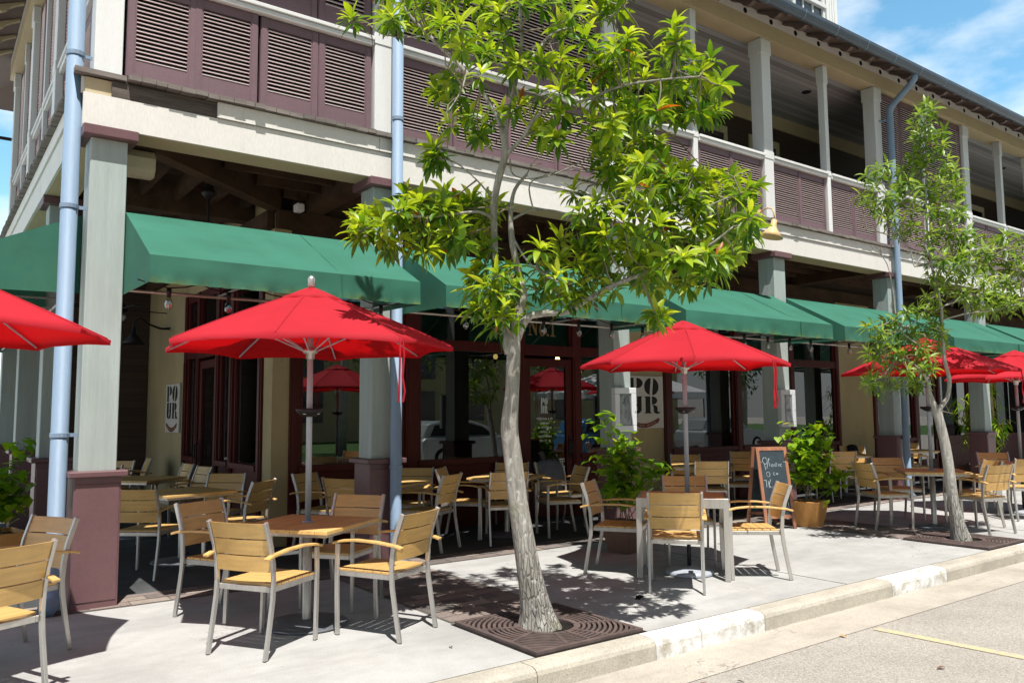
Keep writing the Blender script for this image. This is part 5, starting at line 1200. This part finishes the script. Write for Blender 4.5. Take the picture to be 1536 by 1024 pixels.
# ------------------------------------------------------------------ potted climbers
def heart(mb, tint, p, d, L, tv):
    d = d.normalized(); up = Vector((0,0,1)); s = d.cross(up)
    if s.length < .1: s = Vector((1,0,0))
    s.normalize(); n = s.cross(d); o = len(mb.v)
    pr = [(0,0,0),(-.12,.38,.06),(.28,.52,.07),(.62,.30,.03),(1,0,-.12)]
    for a, b, c in pr: mb.v.append(tuple(p+d*a*L+s*b*L+n*c*L))
    for a, b, c in pr[1:4]: mb.v.append(tuple(p+d*a*L-s*b*L+n*c*L))
    mid = len(mb.v); mb.v.append(tuple(p+d*.4*L))
    for f in ((0,1,2,8),(8,2,3,4),(0,8,6,5),(8,4,7,6)): mb.f.append(tuple(o+i for i in f)); mb.mi.append(0); tint.append(tv)
def potted(label, loc, potw, poth, potm, cx, H, Wd, n, leafm, L=.075, narrow=False, br=0., extra=()):
    t = thing('potted_plant', label, 'potted plant', loc, R(12), 'potted climbing plants')
    b, w = potw*.33, potw*.5
    p = MB()
    def ring(s, z): return [(-s,-s,z),(s,-s,z),(s,s,z),(-s,s,z)]
    rs = [ring(b,0),ring(w,poth),ring(w-.018,poth),ring(w-.03,poth-.05)]
    p.v = [v for r in rs for v in r]
    for i in range(3):
        for j in range(4): p.f.append((i*4+j,i*4+(j+1)%4,i*4+4+(j+1)%4,i*4+4+j)); p.mi.append(0)
    p.f.append((3,2,1,0)); p.mi.append(0)
    p.obj('pot', potm, t, bevel=.006)
    MB().quad(*ring(w-.028,poth-.04)).obj('soil', 'soil', t)
    st = MB(); lf = MB(); tint = []; stems = []
    for k in range(9):
        a = random.uniform(0,6.28); r = random.uniform(.2,1)*Wd*.42; h = H*random.uniform(.55,1.0)
        x, y = cx+math.cos(a)*r, math.sin(a)*r
        pts = [Vector((random.uniform(-w,w)*.5, random.uniform(-w,w)*.5, poth-.05)), Vector((x*.5+random.uniform(-.05,.05), y*.5, poth+(h-poth)*.4)), Vector((x+random.uniform(-.06,.06), y, poth+(h-poth)*.75)), Vector((x*1.05, y*1.05, h))]
        stems.append(pts)
    for q in extra: stems.append([Vector((0,0,poth-.05)), Vector((q[0]*.5,q[1]*.5,q[2]*.6)), Vector((q[0]*.8,q[1]*.8,q[2]*.85)), Vector(q)])
    for s in stems: st.tube(s, [.006,.005,.004,.0025], 5)
    for k in range(n):
        s = random.choice(stems); f = random.uniform(.30,1)*(len(s)-1); i = min(int(f), len(s)-2); c = s[i].lerp(s[i+1], f-i)
        sp = .10 if i < len(s)-2 else .07
        c = c+Vector((random.gauss(0,sp), random.gauss(0,sp), random.gauss(0,.05)))
        a = random.uniform(0,6.28); d = Vector((math.cos(a), math.sin(a), random.uniform(-1.0,.25)))
        tv = max(0,min(1,random.gauss(.5+br,.22)))
        if narrow: leaf(lf, tint, c, d, Vector((0,0,1)), L*2.6*random.uniform(.7,1.2), L*.34, 1.0, tv)
        else: heart(lf, tint, c, d, L*random.uniform(.65,1.25), tv)
    st.obj('stems', 'twig', t); lf.obj('foliage', leafm, t, att={'tint': tint}, smooth=True)
potted('leafy climber in a brown clay pot behind the four legged table', (6.42,6.62,.003), .40, .34, 'terra_dark', .0, 1.42, .54, 520, "vine", .10, extra=((.42,-.22,.95),(-.24,.1,1.55)))
potted('bright green climber in an orange tapered pot beside the chalkboard', (9.76,6.50,.003), .40, .34, 'terra', .0, 1.46, .54, 640, "vine", .10, br=.12, extra=((.45,-.35,.75),(.1,.3,1.3)))
potted('leafy climber in an orange planter at the left edge behind the cropped umbrella', (.60,9.2,.003), .52, .46, 'terra', .0, 1.22, .60, 420, 'vine', .10, br=.02, extra=((.2,.0,1.32),))
potted('tall feathery yellow green plant at the right edge beside a column', (17.9,7.9,.008), .6, .4, 'terra_dark', .0, 2.35, 1.35, 520, 'vine', .09, narrow=True, br=.2)

# ------------------------------------------------------------------ litter
for x, y, l, s, c in [(4.99,4.93,'dark curled scrap lying on the pavement by the four legged table',.15,'pit'),(2.92,4.66,'small red brown leaf on the pavement left of the tree grate',.045,'rust'),
    (4.20,3.36,'red brown leaf in the gutter, nearest the kerb',.055,'rust'),(4.02,3.44,'tan curled leaf in the gutter, largest one',.12,'terra_dark'),(7.65,6.28,'tan speck of leaf on the open pavement below the chalkboard chair',.05,'terra_dark'),
    (5.65,3.55,'yellowish leaf in the gutter below the painted kerb',.06,'terra'),(5.5,2.7,'reddish leaf lying on the asphalt',.07,'terra_dark')]:
    m = MB(); tt = []
    z = .004 if y > 4 else -.133
    leaf(m, tt, Vector((0,0,.006)), Vector((1,.3,.25)), Vector((0,0,1)), s, s*.45, .7, .5)
    o = m.obj('fallen_leaf', c, None, smooth=True); o.location = (x,y,z); o.rotation_euler = (0,0,random.uniform(0,6)); tag(o, l, 'fallen leaf')

# ------------------------------------------------------------------ the other side of the street (seen in the shop glass)
sheet('lawn', -60, 90, -60, -9, -.13, 'lawn')
def carmat(name, c):
    m, nt, b = nodes(name); b.inputs['Base Color'].default_value = (*c,1); b.inputs['Metallic'].default_value = .3; b.inputs['Roughness'].default_value = .3; b.inputs['Coat Weight'].default_value = .6; return m
M['carglass'] = carmat('car_glass', (.01,.012,.014)); M['tyre'] = paint('tyre_rubber', (.015,.015,.016), .8)
def car(label, x, y, mat, rz):
    t = thing('parked_car', label, 'car', (x,y,-.14), rz, 'cars parked across the road')
    def loft(prof, ws, mb):
        n = len(prof); m = len(ws)
        o = len(mb.v)
        for f, w in ws:
            for (px_, pz) in prof: mb.v.append((px_*f[0], w, f[1]+pz*f[2]))
        for i in range(m-1):
            for j in range(n): mb.f.append((o+i*n+j,o+i*n+(j+1)%n,o+(i+1)*n+(j+1)%n,o+(i+1)*n+j)); mb.mi.append(0)
        mb.f.append(tuple(o+j for j in range(n))); mb.f.append(tuple(o+(m-1)*n+j for j in range(n-1,-1,-1))); mb.mi += [0,0]; return mb
    low = [(-2.0,.25),(-2.06,.5),(-2.02,.85),(-1.9,.95),(.95,.96),(1.7,.86),(2.0,.72),(2.06,.45),(1.98,.25)]
    loft(low, [((.98,.02,.98),-.84),((1,0,1),-.78),((1,0,1),.78),((.98,.02,.98),.84)], MB()).obj('body', mat, t, bevel=.03)
    cab = [(-1.95,.94),(-1.72,1.38),(-1.3,1.47),(-.1,1.46),(.45,1.30),(1.05,.955)]
    loft(cab, [((.97,0,.99),-.66),((1,0,1),-.60),((1,0,1),.60),((.97,0,.99),.66)], MB()).obj('roof', mat, t, bevel=.03)
    g = MB()
    for s in (-1,1):
        for q in ([(-1.66,1.0),(-1.5,1.34),(-1.0,1.38),(-.95,1.0)],[(-.88,1.0),(-.9,1.38),(-.15,1.37),(.3,1.25),(.72,1.0)]): g.prism(q, lambda p: (p[0],s*.655,p[1]), lambda p: (p[0],s*.672,p[1]))
    g.obj('windows', 'carglass', t)
    for sx in (-1.28,1.28):
        for s in (-1,1):
            wh = MB().lathe([(.0,-.1),(.30,-.1),(.32,-.07),(.32,.07),(.30,.1),(0,.1)], 24, (sx,s*.76,.32), axis='y').obj('wheel', 'tyre', t, smooth=True)
            MB().lathe([(0,s*.105),(.20,s*.108),(.21,s*.09)], 18, (sx,s*.76,.32), axis='y').obj('rim', 'alu', wh)
car('silver hatchback parked across the road', 14.4, -3.4, carmat('silver_car_paint', (.48,.52,.52)), 0)
car('blue hatchback parked across the road', 20.6, -3.2, carmat('blue_car_paint', (.05,.16,.32)), 0)
car('grey hatchback parked across the road', 27.6, -3.6, carmat('grey_car_paint', (.3,.31,.33)), 0)
def far_tree(label, x, y, h, w, n):
    t = thing('park_tree', label, 'tree', (x,y,-.13), 0, 'park trees across the road')
    MB().tube([(0,0,0),(.1,.05,h*.3),(-.05,.1,h*.6)], [.22,.16,.08], 10).obj('trunk', 'bark', t, smooth=True)
    m = MB(); tt = []
    for k in range(26):
        c = Vector((random.gauss(0,w*.33), random.gauss(0,w*.33), h*random.uniform(.38,1.0)))
        for i in range(n):
            p = c+Vector((random.gauss(0,.5),random.gauss(0,.5),random.gauss(0,.38))); d = Vector((random.uniform(-1,1),random.uniform(-1,1),random.uniform(-.8,.5)))
            leaf(m, tt, p, d, Vector((0,0,1)), .38, .17, .5, random.random(), 2)
    m.obj('foliage', 'farleaf', t, att={'tint': tt})
for i, (x, y, h, w) in enumerate([(6,-11,9,5.5),(14,-12,10,6),(22,-11.5,9.5,5.5),(31,-12.5,10,6),(-3,-12,10,6),(40,-12,9,6),(-11,-11,9,6),(10,-15,11,6),(18,-15,11,6),(26.5,-16,11,6)]):  # row thickened with added trees that keep low sky light out of the arcade
    far_tree('park tree number %s from the left across the road' % ['three','five','seven','nine','two','ten','one','four','six','eight'][i], x, y, h, w, 42)
t = thing('market_tent', 'white canvas market tent across the road', 'tent', (27,-9,-.13))
m = MB()
for sx in (-3,3):
    for sy in (-2.5,2.5): m.box(sx-.05,sx+.05,sy-.05,sy+.05,0,2.6)
m.obj('legs', 'alu', t); MB().add([(-3.2,-2.7,2.6),(3.2,-2.7,2.6),(3.2,2.7,2.6),(-3.2,2.7,2.6),(0,0,3.9),(-3.2,-2.7,2.3),(3.2,-2.7,2.3),(3.2,2.7,2.3),(-3.2,2.7,2.3)], [(0,1,4),(1,2,4),(2,3,4),(3,0,4),(0,1,6,5),(1,2,7,6),(2,3,8,7),(3,0,5,8)]).obj('roof', 'concrete_wall', t)
t = thing('pale_building', 'pale low building across the road', 'building', (30,-34,-.13))
m = MB().box(-22,22,-6,6,0,6.5); m.obj('walls', 'sand', t)
MB().add([(-23,-7,6.5),(23,-7,6.5),(23,7,6.5),(-23,7,6.5),(-18,0,9),(18,0,9)], [(0,1,5,4),(1,2,5),(2,3,4,5),(3,0,4)]).obj('roof', 'roof', t)
m = MB()
for i in range(10): m.box(-19.5+i*4,-18+i*4,6.01,6.06,1.2,3.2); m.box(-19.5+i*4,-18+i*4,6.01,6.06,4.0,5.6)
m.obj('windows', 'carglass', t)
t = thing('white_house', 'white house with a grey roof far beyond the left end of the building', 'house', (-4.2,44,0))
MB().box(-5,4.4,-4,4,0,9.5).obj('walls', 'concrete_wall', t); MB().add([(-5.5,-4.5,9.5),(4.9,-4.5,9.5),(4.9,4.5,9.5),(-5.5,4.5,9.5),(-5.5,0,11.6),(4.9,0,11.6)], [(0,1,5,4),(2,3,4,5),(1,2,5),(3,0,4)]).obj('roof', 'roof', t)
m = MB()
for z in (2.5,6): 
    for x in (-3.5,-1,1.5,3.2): m.box(x-.5,x+.5,-4.06,-4.01,z,z+1.8)
m.obj('windows', 'carglass', t)
# pendants glowing inside the shop
for x, y, z in ((9.6,11.6,2.55),(10.4,11.9,2.35),(8.6,12.2,2.6),(6.2,12.6,2.6),(12.6,12.4,2.5)):
    t = thing('pendant_lamp', '', 'lamp', (x,y,z), 0, 'small glowing pendants inside the shop'); t['label'] = 'small glowing pendant lamp inside behind the shop glass'
    MB().lathe([(0,.05),(.03,.04),(.045,0),(.03,-.04),(0,-.05)], 12).obj('bulb', 'glow', t, smooth=True); MB().tube([(0,0,.05),(0,0,3.69-z)], .006, 5).obj('cord', 'black', t)

# ------------------------------------------------------------------ daylight
AZ, EL = R(22), R(66)
s = Vector((-math.sin(AZ)*math.cos(EL), -math.cos(AZ)*math.cos(EL), math.sin(EL)))
ld = bpy.data.lights.new('sun', 'SUN'); ld.energy = 5.0; ld.angle = R(.53); ld.color = (1.0,.965,.91)
lo = bpy.data.objects.new('sun', ld); COL.objects.link(lo); lo.rotation_euler = (-s).to_track_quat('-Z','Y').to_euler(); lo.location = (0,-10,30)
w = bpy.data.worlds.new('World'); S.world = w; w.use_nodes = True; nt = w.node_tree; bg = nt.nodes['Background']
sky = nt.nodes.new('ShaderNodeTexSky'); sky.sky_type = 'NISHITA'; sky.sun_disc = False; sky.sun_elevation = EL; sky.sun_rotation = math.atan2(s.x, s.y) % (2*math.pi)
sky.air_density = 1.0; sky.dust_density = .4; sky.ozone_density = 1.6
tc = nt.nodes.new('ShaderNodeTexCoord'); mp = nt.nodes.new('ShaderNodeMapping'); mp.inputs['Scale'].default_value = (1,1,2.2); mp.inputs['Location'].default_value = CLOUD
link(nt, tc.outputs['Generated'], mp.inputs['Vector'])
n1 = noise(nt, mp.outputs['Vector'], 3.2, 9, .56)
cl = ramp(nt, n1, [(.40, (0,0,0)), (.60, (.85,.85,.85))])
hs = nt.nodes.new('ShaderNodeHueSaturation'); hs.inputs['Hue'].default_value = .478; hs.inputs['Saturation'].default_value = 1.15; hs.inputs['Value'].default_value = 1.5; link(nt, sky.outputs['Color'], hs.inputs['Color'])
sp = nt.nodes.new('ShaderNodeSeparateXYZ'); link(nt, tc.outputs['Generated'], sp.inputs[0])
band = ramp(nt, sp.outputs[2], [(0, (1.9,1.9,1.9)), (.42, (1.9,1.9,1.9)), (.75, (.62,.62,.62)), (1, (.5,.5,.5))])   # bright humid haze low in the sky, deep blue overhead
az = ramp(nt, math_n(nt, 'ADD', math_n(nt, 'MULTIPLY', sp.outputs[1], .5), .5), [(.2, (.42,.42,.42)), (.6, (1,1,1))])
band = mixc(nt, 1.0, band, az, 'MULTIPLY')
skyc = mixc(nt, 1.0, mixc(nt, cl, hs.outputs['Color'], (8.0,8.3,8.5)), band, 'MULTIPLY')
link(nt, skyc, bg.inputs['Color'])
bg.inputs['Strength'].default_value = .06

# ------------------------------------------------------------------ camera
yaw, pitch, roll = R(36.37), R(5.10), R(-.44)
W_ = Vector((math.sin(yaw)*math.cos(pitch), math.cos(yaw)*math.cos(pitch), math.sin(pitch)))
r0 = Vector((math.cos(yaw), -math.sin(yaw), 0)); u0 = r0.cross(W_)
rr = r0*math.cos(roll)+u0*math.sin(roll); uu = -r0*math.sin(roll)+u0*math.cos(roll)
cd = bpy.data.cameras.new('camera'); cd.sensor_width = 36; cd.lens = 36*1204/1536; cd.clip_end = 600; cd.clip_start = .05
co = bpy.data.objects.new('camera', cd); COL.objects.link(co)
mt = Matrix((( rr.x, uu.x, -W_.x, 0),(rr.y, uu.y, -W_.y, 0),(rr.z, uu.z, -W_.z, 1.55),(0,0,0,1))); co.matrix_world = mt
S.camera = co
S.view_settings.view_transform = 'Standard'; S.view_settings.look = 'None'; S.view_settings.gamma = 1; S.view_settings.exposure = .45
S.render.engine = 'CYCLES'; S.cycles.max_bounces = 8; S.cycles.diffuse_bounces = 1; S.cycles.transparent_max_bounces = 12; S.cycles.use_denoising = True
S.cycles.sample_clamp_indirect = 8
